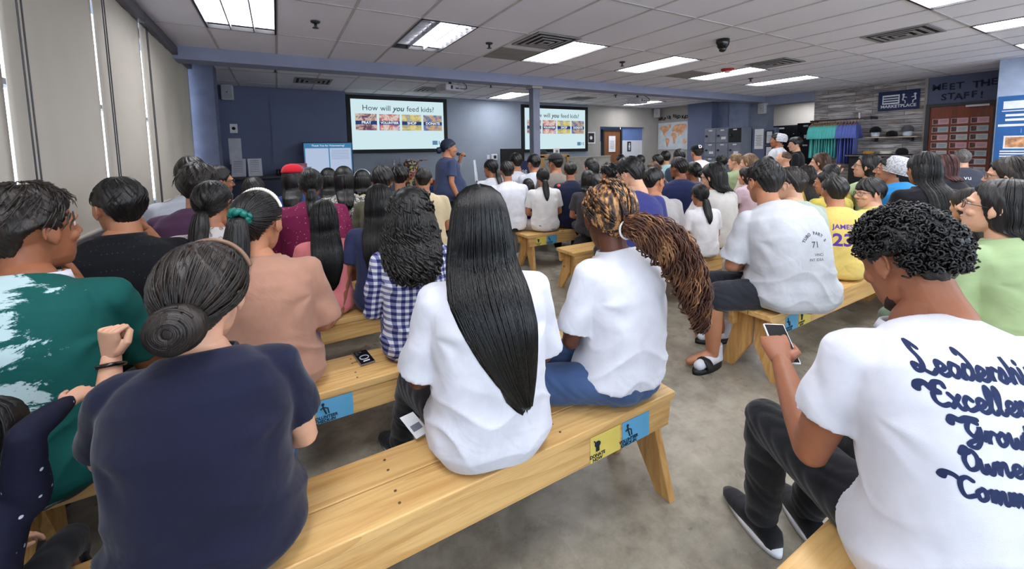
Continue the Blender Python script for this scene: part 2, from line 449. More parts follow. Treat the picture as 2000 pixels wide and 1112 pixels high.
for i in range(1, 7):
    y0 = YS[i] + .02; y1 = (YS[i + 1] - .02) if i < 6 else 7.12
    lab = {1: 'beige roller blind over the window nearest the camera', 2: 'beige roller blind cut by the left edge of the photo', 3: 'beige roller blind cut off at the far left edge beyond the first bright gap',
           4: 'wide beige roller blind behind the head of the person in green', 5: 'beige roller blind above the person in the black polo shirt', 6: 'shaded beige roller blind farthest from the camera'}[i]
    t = thing('roller_blind', lab, 'blind', (-.99, (y0 + y1) / 2, 1.1), 0, 'roller blinds along the window wall')
    L = (y1 - y0) / 2; g = G(); n = 26
    ys = np.linspace(-L, L, n); zs = np.linspace(0, 1.62, 14)
    amp = .004 if i < 6 else .012
    P = np.array([[(amp * math.sin(y * 9 + i) * (1 - z / 1.7) + .003 * math.sin(y * 23 + z), y, z) for y in ys] for z in zs])
    Q = P.copy(); Q[:, :, 0] -= .003
    ring = np.concatenate([P, Q[:, ::-1]], axis=1); g.rings(ring, cap=False)
    g.box((-.012, -L, -.02), (.008, L, .005))
    ob('fabric', g, blindm, t, True)
    ob('bottom_bar', BX(((-.012, -L, -.045), (.01, L, -.018))), railm, t)
    ob('headrail', BX(((-.05, -L - .012, 1.62), (.05, L + .012, 1.72))), railm, t, bevel=.01)
    ob('bead_chain', G().tube([(.035, -L + .1, 1.6), (.035, -L + .1, .0), (.035, -L + .08, -.05), (.035, -L + .06, 0), (.035, -L + .06, 1.6)], .0035, 6), darkm, t, True)
for i, (a, b) in enumerate(zip(YS[:-1] + [YS[-1]], YS[1:] + [7.1])):
    wnd = struct('window_%d' % (i + 1), BX(((-1.13, a, 1.06), (-1.125, b, 2.76))), glass_m.m)
    ob('window_frame', BX(((-1.16, a - .03, 1.06), (-1.1, a + .01, 2.76)), ((-1.16, a, 2.7), (-1.1, b, 2.76)), ((-1.16, a, 1.05), (-1.1, b, 1.1)), ((-1.16, a, 1.9), (-1.1, b, 1.93))), railm, wnd)
# slim blue-grey corner pillar at the end of the windows
struct('column_left', BX(((-1.05, 7.2, 0), (-.72, 7.6, HC))), slate if False else mk('pillar_paint', (104, 110, 134), .7, .25))
# beam and its post
struct('trim_3', BX(((-1.05, 6.2, 2.68), (11.35, 6.5, HC + .03))), blueg)
struct('trim_4', BX(((11.35, 5.05, 2.6), (11.65, 6.55, HC + .03))), blueg)
struct('column_post', BX(((4.06, 6.28, 0), (4.2, 6.42, 2.68))), mk('post_paint', (112, 116, 134), .5, .4))
struct('trim_5', BX(((4.02, 6.24, 2.64), (4.24, 6.46, 2.68))), warm)
# right wall
plank = NT('plank_wall')
def plankwall(t):
    tc = t.coords((1, 1, 1)); sep = t.n('SeparateXYZ'); t.l(tc, sep.inputs[0])
    cm = t.n('CombineXYZ'); t.l(sep.outputs[1], cm.inputs[0]); t.l(sep.outputs[2], cm.inputs[1])
    br = t.n('TexBrick'); br.offset = .37; br.inputs['Scale'].default_value = 1.0; br.inputs['Brick Width'].default_value = .85; br.inputs['Row Height'].default_value = .085
    br.inputs['Mortar Size'].default_value = .004; br.inputs['Color1'].default_value = lin((172, 166, 164)); br.inputs['Color2'].default_value = lin((226, 222, 218)); br.inputs['Mortar'].default_value = lin((50, 46, 46))
    br.inputs['Bias'].default_value = -.1
    t.l(cm.outputs[0], br.inputs['Vector'])
    st = t.coords((2, 2.5, 26)); nz = t.noise(st, 1, 6, .7, .6)
    f = t.ramp(nz, [(.42, (0, 0, 0, 1)), (.6, (1, 1, 1, 1))])
    red = t.noise(t.coords((1, 2, 6)), 1.3, 2)
    col = t.mix(f, br.outputs[0], t.mix(t.ramp(red, [(.62, (0, 0, 0, 1)), (.7, (1, 1, 1, 1))]), lin((124, 118, 118)), lin((132, 96, 88))))
    t.base(col, .75, .2); t.bump(br.outputs[1], -.4, .01)
plankwall(plank)
struct('wall_right', BX(((XR, 3.1, 0), (XR + .2, 5.06, HC))), plank.m)
struct('trim_6', BX(((XR - .03, 3.06, 0), (XR + .05, 3.1, HC)),), warm)
struct('wall_right', BX(((XR, 2.1, 2.3), (XR + .2, 3.06, HC)), ((XR, -4, 0), (XR + .2, 2.1, HC))), slate)
struct('wall_right', BX(((11.2, 8.3, 0), (11.45, YF + .15, HC))), warm)
struct('column_right', BX(((11.0, 7.5, 0), (11.45, 8.3, HC))), slate)
struct('wall_right', BX(((11.3, 7.15, 0), (11.45, 7.5, HC)), ((11.2, 6.55, 0), (11.45, 7.1, HC))), mk('wall_paint_blue_grey', (128, 138, 164), .7, .25))
struct('trim_7', BX(((11.25, 7.1, 0), (11.42, 7.16, HC))), slate)
struct('column_right', BX(((11.25, 6.1, 0), (11.6, 6.55, 2.6))), mk('wall_paint_mid', (120, 126, 144), .7, .25))
struct('wall_recess', BX(((14.0, 4.5, 0), (14.2, 10, HC)), ((11.45, 8.2, 0), (14.0, 8.4, HC)), ((11.6, 4.4, 0), (14.2, 4.5, HC))), warm)
struct('wall_back', BX(((-1.3, -4.1, 0), (11.6, -4, .5)), ((-1.3, -4.1, 2.6), (11.6, -4, HC)), *[((x, -4.1, .5), (x + .3, -4, 2.6)) for x in (-1.3, 1.2, 3.7, 6.2, 8.7, 11.3)]), wallm)  # unseen wall behind the camera, its openings cut to let in fill daylight
struct('window_9', BX(((-1.1, -4.06, .5), (11.4, -4.055, 2.6))), glass_m.m)  # invented glazing out of view, added so daylight fills backs and ceiling
# pale blue column with banner, right edge
struct('column_banner', BX(((10.0, 1.0, 0), (11.4, 1.88, HC))), mk('pale_blue_paint', (168, 182, 208), .7, .25))
# notice-board door
bdoor = wood('red_brown_door', (136, 62, 30), (104, 44, 20), (70, 28, 10), (14, 14, 1.2), .35, False)
d = struct('door_2', BX(((11.36, 2.16, 0), (11.42, 3.0, 2.24))), bdoor)
ob('door_frame', BX(((11.33, 3.0, 0), (11.44, 3.06, 2.3)), ((11.33, 2.1, 0), (11.44, 2.16, 2.3)), ((11.33, 2.16, 2.24), (11.44, 3.0, 2.3))), darkm, d)
ob('door_closer', BX(((11.28, 2.2, 2.2), (11.34, 2.5, 2.235))), steel, d)
txt = mk('letter_navy', (34, 40, 66), .7)
NTH = ['first', 'second', 'third', 'fourth', 'fifth', 'sixth', 'seventh', 'eighth']
for s_, y0_, zz, dy in (('MEET THE', 2.94, 2.62, .107), ('STAFF!', 2.83, 2.42, .1)):
    for i, ch in enumerate(s_):
        if ch == ' ': continue
        t = text_on('wall_letter', ch, .17, txt, (XR - .006, y0_ - i * dy, zz + .012 * math.sin(i * 2.1)), None, 'X', extrude=.003, offset=.003)
        tag(t, 'dark letter %s, %s character of %s above the red-brown door' % (ch, NTH[i], s_.rstrip('!')), 'letter', 'dark wall letters above the notice door')
cardp = [mk('card_pink', (214, 168, 172), .8), mk('card_grey', (176, 186, 190), .8), mk('card_pale', (196, 200, 200), .8)]
photo = mk('card_photo', (96, 66, 60), .8, var=.4, scale=40)
rr = random.Random(4)
for c in range(3):
    for r in range(7):
        yy = 2.84 - c * .26; zz = 1.95 - r * .155
        if rr.random() < .04: continue
        t = thing('staff_card', 'small %s photo card on the red-brown door, %s column, %s row down' % (('pink' if r == 0 or rr.random() < .25 else 'grey'), ['left', 'middle', 'right'][c], ['top', 'second', 'third', 'fourth', 'fifth', 'sixth', 'seventh'][r]), 'card', (11.355, yy, zz), -PI / 2, 'photo cards in columns on the notice door')
        pk = 'pink' in t['label']
        ob('card', BX(((-.115, -.006, -.055), (.115, 0, .055))), cardp[0] if pk else cardp[1 + rr.randint(0, 1)], t)
        ob('photo', BX(((-.105, -.009, -.045), (-.035, -.006, .045))), photo, t)
        ob('text_lines', BX(((-.01, -.008, .015), (.1, -.006, .02)), ((-.01, -.008, -.005), (.09, -.006, 0)), ((-.01, -.008, -.025), (.08, -.006, -.02))), mk('card_ink', (110, 100, 110), .8), t)
# ------------------------------------------------------------ signs on the right
navy = mk('banner_navy', (30, 44, 88), .6); whitem = mk('print_white', (228, 232, 240), .6)
t = thing('banner', 'navy MARKETPLACE banner on the grey plank wall', 'banner', (11.38, 3.5, 2.44), -PI / 2)
ob('cloth', BX(((-.33, -.015, -.2), (.33, 0, .2))), navy, t, bevel=.004)
ob('logo_block', BX(((-.26, -.02, -.07), (.02, -.015, .12))), whitem, t)
g = G()
for k in range(3): g.box((-.24, -.022, .06 - k * .05), (0, -.02, .085 - k * .05))
ob('logo_text', g, navy, t)
def stick(cx, s=1, flip=1):
    g = G(); g.ell((cx, -.018, .105), (.022, .004, .022)); g.tube([(cx, -.018, .075), (cx - flip * .01, -.018, 0)], .012, 8); g.tube([(cx - flip * .01, -.018, 0), (cx + flip * .03, -.018, -.02), (cx + flip * .03, -.018, -.065)], .009, 8)
    g.tube([(cx, -.018, .06), (cx + flip * .05, -.018, .045)], .008, 8); return g
ob('person_symbol', stick(.08), whitem, t); ob('person_symbol', stick(.26, flip=-1), whitem, t)
text_on('title', 'MARKETPLACE', .085, whitem, (-0.0, -.018, -.12), t, 'Y', offset=.002)
bb = mk('banner_blue', (42, 96, 158), .6)
t = thing('wall_banner', 'tall blue printed banner on the pale blue column', 'banner', (9.99, 1.6, 1.55), -PI / 2)
ob('cloth', BX(((-.26, -.015, -.7), (.3, 0, .7))), bb, t)
g = G(); g.box((-.2, -.018, .5), (.02, -.015, .62)); g.box((.06, -.018, .52), (.2, -.015, .6)); g.box((-.21, -.018, .46), (.24, -.015, .475))
for z, w_ in ((.40, .17), (.33, .17), (.245, .24)): g.box((-w_, -.018, z - .018), (w_, -.015, z + .018))
for z in (-.16, -.2, -.24, -.28): g.box((-.2, -.018, z - .01), (.2, -.015, z + .01))
g.box((-.24, -.018, -.5), (.24, -.015, -.485)); g.box((-.17, -.018, -.12), (.19, -.015, .08))
ob('printed_lines', g, whitem, t)
ob('photo', BX(((-.15, -.02, -.1), (.17, -.018, .06))), mk('banner_photo', (206, 150, 110), .6, var=.35, scale=14), t)
text_on('digit', '1', .1, mk('digit_blue', (100, 150, 210)), (0, -.018, .15), t); text_on('digit', '2', .1, MATS['digit_blue'], (0, -.018, -.4), t)
# ------------------------------------------------------------ map corner
t = thing('world_map', 'large world map with orange land, on the wall below HELP US FEED KIDS', 'map', (11.185, 8.97, 1.9), -PI / 2)
ob('sheet', BX(((-.6, -.012, -.44), (.6, 0, .44))), mk('map_sea', (206, 216, 224), .5, .4), t, bevel=.003)
LAND = {'north_america': [(-.56, .3), (-.4, .34), (-.2, .3), (-.18, .2), (-.27, .14), (-.34, .04), (-.3, -.04), (-.4, .04), (-.46, .16), (-.54, .22)],
        'greenland': [(-.2, .37), (-.08, .38), (-.1, .28), (-.15, .25)],
        'south_america': [(-.3, -.05), (-.16, -.1), (-.17, -.2), (-.24, -.36), (-.27, -.3), (-.31, -.14)],
        'africa': [(-.05, .1), (.08, .1), (.16, .0), (.1, -.12), (.08, -.24), (.02, -.24), (-.01, -.08), (-.07, .02)],
        'eurasia': [(-.05, .14), (-.03, .24), (.08, .34), (.3, .37), (.52, .34), (.56, .26), (.46, .2), (.42, .1), (.34, .02), (.3, .06), (.24, -.02), (.2, .08), (.1, .12), (.04, .14)],
        'australia': [(.42, -.12), (.52, -.12), (.55, -.22), (.46, -.26), (.41, -.2)]}
for k, pts in LAND.items():
    q = resample(pts + [pts[0]], 60)[:-1]; rj = random.Random(k); q = q + np.array([[rj.uniform(-.008, .008), rj.uniform(-.008, .008)] for _ in q])
    ob('land_shape', G().prism([(x * .92, -.015, z) for x, z in q], (0, .003, 0)), mk('map_land', (222, 168, 128), .6, var=.15, scale=9), t)
for i, (ch, y, z) in enumerate(zip('HELP US FEED KIDS', np.linspace(9.52, 8.42, 17), [2.46 + .02 * math.sin(k * 1.7) + .06 * (1 - abs(k - 8) / 8) for k in range(17)])):
    if ch == ' ': continue
    me = text_mesh(ch, .14, extrude=.004, offset=.003); o = ob('wall_letter', me, ink); o.location = (11.19, y, z); o.rotation_euler = (PI / 2, .12 * math.sin(i * 2.3), -PI / 2)
    tag(o, 'black letter %s, %s of the wall writing over the world map' % (ch, ['first', 'second', 'third', 'fourth', '', 'fifth', 'sixth', '', 'seventh', 'eighth', 'ninth', 'tenth', '', 'eleventh', 'twelfth', 'thirteenth', 'last'][i]), 'letter', 'black wall letters above the map')
# speakers, notices
def box_speaker(loc, rz, label):
    t = thing('wall_speaker', label, 'speaker', loc, rz, 'small white wall speakers')
    ob('cabinet', BX(((-.095, -.16, -.14), (.095, 0, .14))), mk('speaker_white', (196, 196, 200), .5), t, bevel=.02)
    ob('grille', BX(((-.075, -.168, -.12), (.075, -.16, .12))), mk('grille_grey', (172, 172, 176), .6, bump=.5, bscale=300), t)
    ob('badge', G().ell((0, -.17, 0), (.012, .004, .012)), darkm, t)
box_speaker((-.73, 9.35, 2.69), 0, 'white wall speaker high on the dark wall beside the blinds')
box_speaker((11.0, 9.5, 2.66), -PI / 4, 'white wall speaker in the corner left of HELP US FEED KIDS')
box_speaker((11.33, 6.2, 2.52), -PI / 2, 'small white speaker under the beam above the lockers')
# ------------------------------------------------------------ ceiling equipment
dark_edge = mk('troffer_edge', (30, 30, 34), .4)
lens = NT('light_lens')
def lens_mat(name, e, col):
    t = NT(name); v = t.coords((6, 6, 1)); nz = t.noise(v, 1, 4, .6)
    t.base((.6, .6, .6, 1), .4)
    t.l(t.ramp(nz, [(.3, tuple(x * .55 for x in lin(col)[:3]) + (1,)), (.6, lin(col))]), t.b.inputs['Emission Color']); t.b.inputs['Emission Strength'].default_value = e; return t.m
lensm = lens_mat('lens_white', LIGHT_E, (246, 247, 252)); lensd = lens_mat('lens_unlit', .25, (150, 160, 190))
NAMES = {(-1, 3.96): 'bright cell-louvred ceiling light beside the blinds', (2, 3.96): 'half-lit louvred ceiling light with one dark strip', (5, 3.96): 'bright ceiling light right of the half-lit one',
         (8, 3.96): 'bright ceiling light left of the red smoke alarm', (11, 3.96): 'bright ceiling light under the red smoke alarm', (14, 3.96): 'bright ceiling light nearest the plank wall',
         (8, .3): 'ceiling light cut off by the top edge, right of the dome camera', (11, .3): 'ceiling light at the top right corner beside a vent'}
for (x0, y0, x1, y1) in FIX + FARL:
    k = round((x0 - X0) / .61)
    lab = NAMES.get((k, round(y0, 2)))
    if (x0, y0) == FARL[0][:2]: lab = 'small bright ceiling light beyond the beam, left of the post'
    elif (x0, y0) == FARL[1][:2]: lab = 'bright ceiling light behind the right projector'
    if lab is None: lab = 'ceiling light out of view behind the camera' if y0 < 3 else 'ceiling light'
    t = thing('ceiling_light', lab, 'light', ((x0 + x1) / 2, (y0 + y1) / 2, HC), 0, 'recessed ceiling lights')
    a, b = (x1 - x0) / 2, (y1 - y0) / 2
    ob('frame', BX(((-a, -b, -.008), (a, -b + .018, .03)), ((-a, b - .018, -.008), (a, b, .03)), ((-a, -b, -.008), (-a + .018, b, .03)), ((a - .018, -b, -.008), (a, b, .03))), dark_edge, t)
    deep = y0 == 3.96 and k in (-1, 2)
    h = .06 if deep else .012
    if deep and k == 2:
        ob('diffuser', BX(((-a + .018, -b + .018, h), (-a + .2, b - .018, h + .01))), lensd, t); ob('diffuser', BX(((-a + .2, -b + .018, h), (a - .018, b - .018, h + .01))), lensm, t)
    else:
        ob('diffuser', BX(((-a + .018, -b + .018, h), (a - .018, b - .018, h + .01))), lensm, t)
    if deep:
        g = G()
        for i in (1, 2): g.box((-a + i * 2 * a / 3 - .006, -b, 0), (-a + i * 2 * a / 3 + .006, b, .055))
        for i in range(1, 8): g.box((-a, -b + i * 2 * b / 8 - .003, .01), (a, -b + i * 2 * b / 8 + .003, .05))
        ob('louvre', g, mk('louvre_metal', (200, 200, 205), .3, .6, metal=.6), t)
# recess light
t = thing('ceiling_light', 'bright light in the side recess left of the plank wall', 'light', (13.3, 6.1, HC), 0, 'recessed ceiling lights')
ob('frame', BX(((-.32, -.62, -.02), (.32, .62, .0))), dark_edge, t); ob('diffuser', BX(((-.3, -.6, -.03), (.3, .6, -.02))), lensm, t)
def vent(cx, cy, label, n=4, w_=.3):
    t = thing('ceiling_vent', label, 'vent', (cx, cy, HC), 0, 'square ceiling air vents')
    for i in range(n):
        a = w_ * (1 - i / n); b = a - w_ / n * .45; z = -.004 - .005 * i
        ob('slat', BX(((-a, -a, z - .006), (a, -b, z)), ((-a, b, z - .006), (a, a, z)), ((-a, -b, z - .006), (-b, b, z)), ((b, -b, z - .006), (a, b, z))), mk('vent_white', (150, 148, 150), .5), t)
    ob('duct_opening', BX(((-w_, -w_, -.003), (w_, w_, -.001))), mk('vent_dark', (28, 28, 30), .8), t)
vent(2.82 + .04, 4.28 - .15, 'square ceiling vent above the right screen, nearest the camera'); vent(6.48, 2.0, 'ceiling vent at right beside the top right light')
vent(6.85, 3.62, 'ceiling vent right of the red smoke alarm'); vent(.63, 8.2, 'ceiling vent beyond the beam, near the dark wall'); vent(2.9, 8.4, 'small ceiling vent behind the left projector'); vent(6.87, 8.4, 'ceiling vent beyond the beam, above the right screen')
for x0, y0, lab in ((2.51, 5.18, 'x'),):
    pass
gp = mk('grey_panel', (140, 138, 136), .8)
for k, lab in ((4, 'plain darker ceiling panel left of the third light'), (10, 'plain darker ceiling panel beside the red smoke alarm')):
    x = X0 + .61 * k; tag(ob('ceiling_panel', BX(((x + .02, 4.6, HC - .006), (x + .6, 5.17, HC + .002))), gp), lab, 'panel')
def sprinkler(x, y, label):
    t = thing('sprinkler', label, 'sprinkler', (x, y, HC), 0, 'ceiling sprinkler heads')
    ob('collar', G().lathe([(.045, 0), (.04, -.012), (.016, -.02)]), darkm, t, True); ob('head', G().lathe([(.012, -.02), (.014, -.05), (.005, -.055), (.03, -.06), (.03, -.064)]), darkm, t, True)
for (x, y), lab in zip([(.4, 4.52), (2.29, 4.5), (4.57, 4.6), (7.95, 4.63), (.05, 7.2), (3.72, 7.28), (7.2, 7.46)],
                       ['beside the first ceiling light', 'right of the half-lit light', 'between the third and fourth lights', 'near the plank wall', 'beyond the beam at far left', 'beyond the beam right of the left projector', 'beyond the beam right of the post']):
    sprinkler(x, y, 'small dark sprinkler head ' + lab)
t = thing('dome_camera', 'black dome security camera hanging from the ceiling', 'camera', (4.75, 3.12, HC))
ob('housing', G().lathe([(.075, 0), (.078, -.03), (.07, -.07), (.05, -.1), (.03, -.12)]), mk('black_gloss', (16, 16, 18), .2, .6), t, True)
ob('lens', G().ell((0, 0, -.115), (.045, .045, .035)), mk('smoked_lens', (8, 8, 12), .05, .8), t, True)
t = thing('smoke_alarm', 'red fire alarm on the ceiling above a light', 'alarm', (6.62, 4.25, HC))
ob('base', G().lathe([(.1, 0), (.1, -.02), (.07, -.035)]), mk('alarm_red', (170, 30, 34), .4), t, True); ob('strobe', G().lathe([(.05, -.035), (.04, -.06), (.01, -.062)]), mk('strobe', (220, 190, 190), .2), t, True)
def projector(x, y, label):
    t = thing('projector', label, 'projector', (x, y, HC), .25, 'ceiling-hung projectors')
    ob('ceiling_mount', G().lathe([(.07, 0), (.07, -.02), (.025, -.025), (.025, -.11), (.06, -.12)]), darkm, t, True)
    b = ob('case', BX(((-.2, -.16, -.25), (.2, .16, -.13))), mk('projector_white', (186, 182, 190), .4), t, bevel=.02)
    ob('lens', G().tube([(.08, .15, -.19), (.08, .2, -.19)], .04, 16), MATS['black_gloss'], t, True)
    ob('port', BX(((-.1, -.164, -.22), (-.06, -.16, -.16)), ((0, -.164, -.21), (.07, -.16, -.19))), darkm, t)
    ob('cable', G().tube(resample([(.02, -.02, -.05), (.12, -.1, -.07), (.22, -.16, -.12), (.2, -.2, -.2), (.1, -.17, -.2)], 16), .007, 6), darkm, t, True)
projector(2.72, 6.9, 'white projector hanging before the left screen'); projector(7.45, 7.0, 'white projector hanging at right before the alcove door')
# ------------------------------------------------------------ screens
def card_photo(name, cols, seed):
    t = NT(name); v = t.coords((3, 1, 3)); m = t.n('Mapping'); m.inputs['Location'].default_value = (seed * 3.1, 0, seed); t.l(v, m.inputs[0])
    nz = t.noise(m.outputs[0], 2.2, 5, .6, .8); n = len(cols)
    c = t.ramp(nz, [(.3 + .4 * i / (n - 1), lin(q)) for i, q in enumerate(cols)])
    t.base((0, 0, 0, 1), .8, 0); t.l(c, t.b.inputs['Emission Color']); t.b.inputs['Emission Strength'].default_value = SCREEN_E; return t.m
slide = emis('slide_background', (206, 232, 238), SCREEN_E); stext = emis('slide_text', (62, 78, 88), SCREEN_E); bar = emis('slide_band', (44, 66, 118), SCREEN_E); barw = emis('slide_white', (240, 246, 250), SCREEN_E)
cps = [card_photo('slide_photo_pray', [(70, 70, 110), (120, 80, 90), (216, 196, 180), (90, 110, 170)], 1), card_photo('slide_photo_volunteer', [(80, 110, 180), (190, 110, 100), (225, 210, 200), (70, 110, 180)], 2),
       card_photo('slide_photo_shop', [(196, 206, 206), (222, 200, 110), (150, 150, 140), (200, 214, 216)], 3), card_photo('slide_photo_donate', [(70, 100, 170), (120, 130, 160), (214, 170, 110), (80, 100, 160)], 4)]
black = mk('screen_black', (12, 13, 17), .6)
def screen(x0, x1, z0, z1, label):
    cx = (x0 + x1) / 2; W = x1 - x0; Hh = z1 - z0; b = .085
    t = thing('projection_screen', label, 'screen', (cx, YF, (z0 + z1) / 2), 0, 'projection screens on the front wall')
    ob('frame', BX(((-W / 2, -.06, -Hh / 2), (W / 2, 0, -Hh / 2 + b)), ((-W / 2, -.06, Hh / 2 - b), (W / 2, 0, Hh / 2)), ((-W / 2, -.06, -Hh / 2 + b), (-W / 2 + b, 0, Hh / 2 - b)), ((W / 2 - b, -.06, -Hh / 2 + b), (W / 2, 0, Hh / 2 - b))), black, t)
    s = ob('screen_surface', BX(((-W / 2 + b, -.03, -Hh / 2 + b), (W / 2 - b, -.01, Hh / 2 - b))), slide, t)
    w2, h2 = W / 2 - b, Hh / 2 - b
    x = -.74 * w2
    for wd, k in (('How', {}), ('will', {}), ('you', {'shear': .25, 'offset': .003}), ('feed', {}), ('kids?', {})):
        o = text_on('title', wd, .17, stext, (x, -.034, h2 * .66), s, align='LEFT', **k); x += max(v.co.x for v in o.data.vertices) + .055
    for o in s.children:
        if o.name.startswith('title'): o.location.x -= (x - .055 - .74 * w2) / 2
    for i, nm in enumerate(('PRAY', 'VOLUNTEER', 'SHOP', 'DONATE')):
        cxx = w2 * (-.7 + .48 * i) ; hw = .215 * w2; zc = h2 * .1; hh = h2 * .33
        p = ob('slide_picture', BX(((cxx - hw, -.034, zc - hh), (cxx + hw, -.03, zc + hh))), cps[i], s)
        p2 = ob('caption_band', BX(((cxx - hw, -.038, zc - hh * .3), (cxx + hw, -.034, zc + hh * .15))), bar, s)
        text_on('caption', nm, .085 if nm != 'VOLUNTEER' else .072, barw, (cxx, -.041, zc - hh * .08), s, offset=.002)
    ob('slide_logo', BX(((w2 * .72, -.034, -h2 * .84), (w2 * .84, -.03, -h2 * .66)), ((w2 * .87, -.034, -h2 * .82), (w2 * .89, -.03, -h2 * .68)), ((w2 * .93, -.034, -h2 * .84), (w2 * .945, -.03, -h2 * .66))), emis('logo_blue', (96, 132, 168), SCREEN_E), s)
screen(1.36, 3.66, 1.52, 2.80, 'left projection screen, beside the speaker with the microphone'); screen(5.8, 8.1, 1.46, 2.76, 'right projection screen, crossed by the grey post')
t = thing('television', 'flat television with blue header and text slide, left of the screens', 'television', (.9, 9.0, 1.44))
ob('bezel', BX(((-.46, -.03, -.36), (.46, .04, .32))), mk('tv_black', (14, 30, 62), .4), t, bevel=.006)
s = ob('display', BX(((-.44, -.034, -.34), (.44, -.03, .3))), emis('tv_blue', (74, 136, 184), SCREEN_E * .8), t)
ob('white_page', BX(((-.42, -.037, -.3), (.0, -.034, .2)), ((.02, -.037, -.3), (.42, -.034, .2))), emis('tv_page', (196, 212, 242), SCREEN_E * .8), s)
text_on('title', 'Thank You for Volunteering!', .052, barw, (0, -.037, .25), s)
g = G()
for k in range(8): g.box((.05, -.039, .155 - k * .025), (.38, -.037, .158 - k * .025))
ob('text_lines', g, stext, s)
ob('stand', BX(((-.03, 0, -.9), (.03, .05, -.36)), ((-.3, -.15, -1.44), (.3, .2, -1.4)), ((-.03, 0, -1.4), (.03, .05, -.9))), darkm, t)
# pale counter light spill only comes from the lamps
# ================================================================== BENCHES
pine = wood('pine_bench', (224, 184, 120), (188, 138, 78), (92, 44, 22), (1.1, 16, 16), .34)
pine_leg = wood('pine_leg', (212, 168, 104), (176, 124, 68), (92, 44, 22), (16, 16, 1.4), .38)
peg = mk('peg_dark', (96, 66, 40), .6)
sticky = mk('sticker_yellow', (226, 206, 104), .5); stickb = mk('sticker_blue', (98, 172, 214), .5); stick_ink = mk('sticker_ink', (24, 34, 52), .6)
BW = .305
def bench(x0, x1, yc, label, stickers=(), hole=True, group='pine benches set out in rows'):
    L = (x1 - x0) / 2; t = thing('bench', label, 'bench', ((x0 + x1) / 2, yc, 0), 0, group)
    Z = .46; w2 = BW / 2
    ob('plank', BX(((-L, -w2, Z - .036), (L, -.002, Z))), pine, t, bevel=.004)
    ob('plank', BX(((-L, .002, Z - .036), (L, w2, Z))), pine, t, bevel=.004)
    for s in (-1, 1):
        y = s * (w2 - .022)
        ob('apron', G().prism([(-L + .02, y - .017, Z - .037), (L - .02, y - .017, Z - .037), (L - .035, y - .017, Z - .15), (-L + .035, y - .017, Z - .15)], (0, .034, 0)), pine, t, bevel=.003)
        for e in (-1, 1):
            xe = e * (L - .085)
            p = [(xe, s * .006, Z - .037), (xe, s * (w2 - .04), Z - .037), (xe + e * .03, s * (w2 + .055), .0), (xe + e * .03, s * (w2 - .025), .0), (xe + e * .014, s * .012, .2)]
            ob('leg', G().prism(p, (-e * .036, 0, 0)), pine_leg, t, bevel=.003)
    ob('crosspiece', BX(((-.02, -w2 + .03, Z - .14), (.02, w2 - .03, Z - .037))), pine_leg, t)
    g = G()
    for x in (-L + .2, -L + .6, 0, L - .6, L - .2):
        for y in (-w2 + .05, -.05, .05, w2 - .05): g.lathe([(.005, Z - .003), (.005, Z + .0006)], (x, y, 0), 8)
    ob('screw_pegs', g, peg, t)
    for (sx, kind) in stickers:
        W, Hh = .158, .108; y = -w2 - .001 + .005
        q = ob('sticker', BX(((-W / 2, -.0015, -Hh / 2), (W / 2, 0, Hh / 2))), sticky if kind == 'y' else stickb, t, label=('yellow' if kind == 'y' else 'blue') + ' sticker')
        q.location = (sx - (x0 + x1) / 2, y, Z - .093)
        words = ('DONATE', 'NOW') if kind == 'y' else ('VOLUNTEER', 'CHECK-IN')
        for i, wd in enumerate(words):
            text_on('sticker_text', wd, .019, stick_ink, (-.043, -.0025, -.028 - i * .017), q, extrude=.0005, offset=.0006)
        g = G()
        if kind == 'y': g.ell((-.043, -.003, .018), (.016, .001, .013)); g.box((-.052, -.0035, -.012), (-.034, -.002, .01)); g.tube([(-.06, -.003, .034), (-.05, -.003, .02)], .003, 6)
        else: g.ell((-.05, -.003, .034), (.007, .001, .007)); g.tube([(-.05, -.003, .026), (-.046, -.003, .01), (-.038, -.003, -.012)], .0035, 6); g.tube([(-.06, -.003, .014), (-.048, -.003, .02), (-.03, -.003, .012), (-.026, -.003, -.012)], .0028, 6)
        ob('sticker_icon', g, stick_ink, q)
    return t
bench(-.95, 1.485, 1.31, 'nearest long pine bench, seating the person in navy and two people in white', [(1.075, 'y'), (1.245, 'b')])
bench(-.95, 1.5, 2.13, 'pine bench with a phone lying on it, second from the camera at left', [(.165, 'b')])
bench(-.95, 1.5, 2.97, 'pine bench at left, third from the camera, under the person in black', [(-.72, 'b')])
bench(-.95, 1.5, 3.8, 'pine bench at left under the person in maroon, fourth from the camera'); bench(-.95, 1.5, 4.62, 'pine bench at left, fifth from the camera, behind the maroon top'); bench(-.95, 1.5, 5.44, 'pine bench at left, farthest from the camera')
bench(.9, 3.3, .355, 'pine bench cut by the bottom edge, under the person in the lettered white tee')
bench(3.5, 5.9, .355, 'pine bench hidden behind the person with curly hair at far right')
bench(2.66, 5.06, 1.52, 'pine bench with splayed end legs, under the person in grey tee and black shorts', [(2.92, 'b'), (3.09, 'y')])
bench(5.25, 7.6, 1.52, 'pine bench under the row of onlookers at far right, near the hair net wearer')
bench(2.64, 5.04, 2.61, 'pine bench under the adult and child in white at centre right', [(2.9, 'b'), (4.1, 'b')]); bench(5.25, 7.6, 2.61, 'pine bench at right beyond the boy in yellow')
bench(2.62, 5.0, 3.47, 'pine bench with a free left end just beyond the braided person'); bench(5.2, 7.6, 3.6, 'pine bench at right under the person in flowered blouse')
bench(2.68, 5.05, 4.47, 'pine bench with stickers under the ponytailed person in white tee', [(2.89, 'y'), (3.06, 'b')]); bench(5.2, 7.6, 4.5, 'pine bench at right, under the person in green shirt')
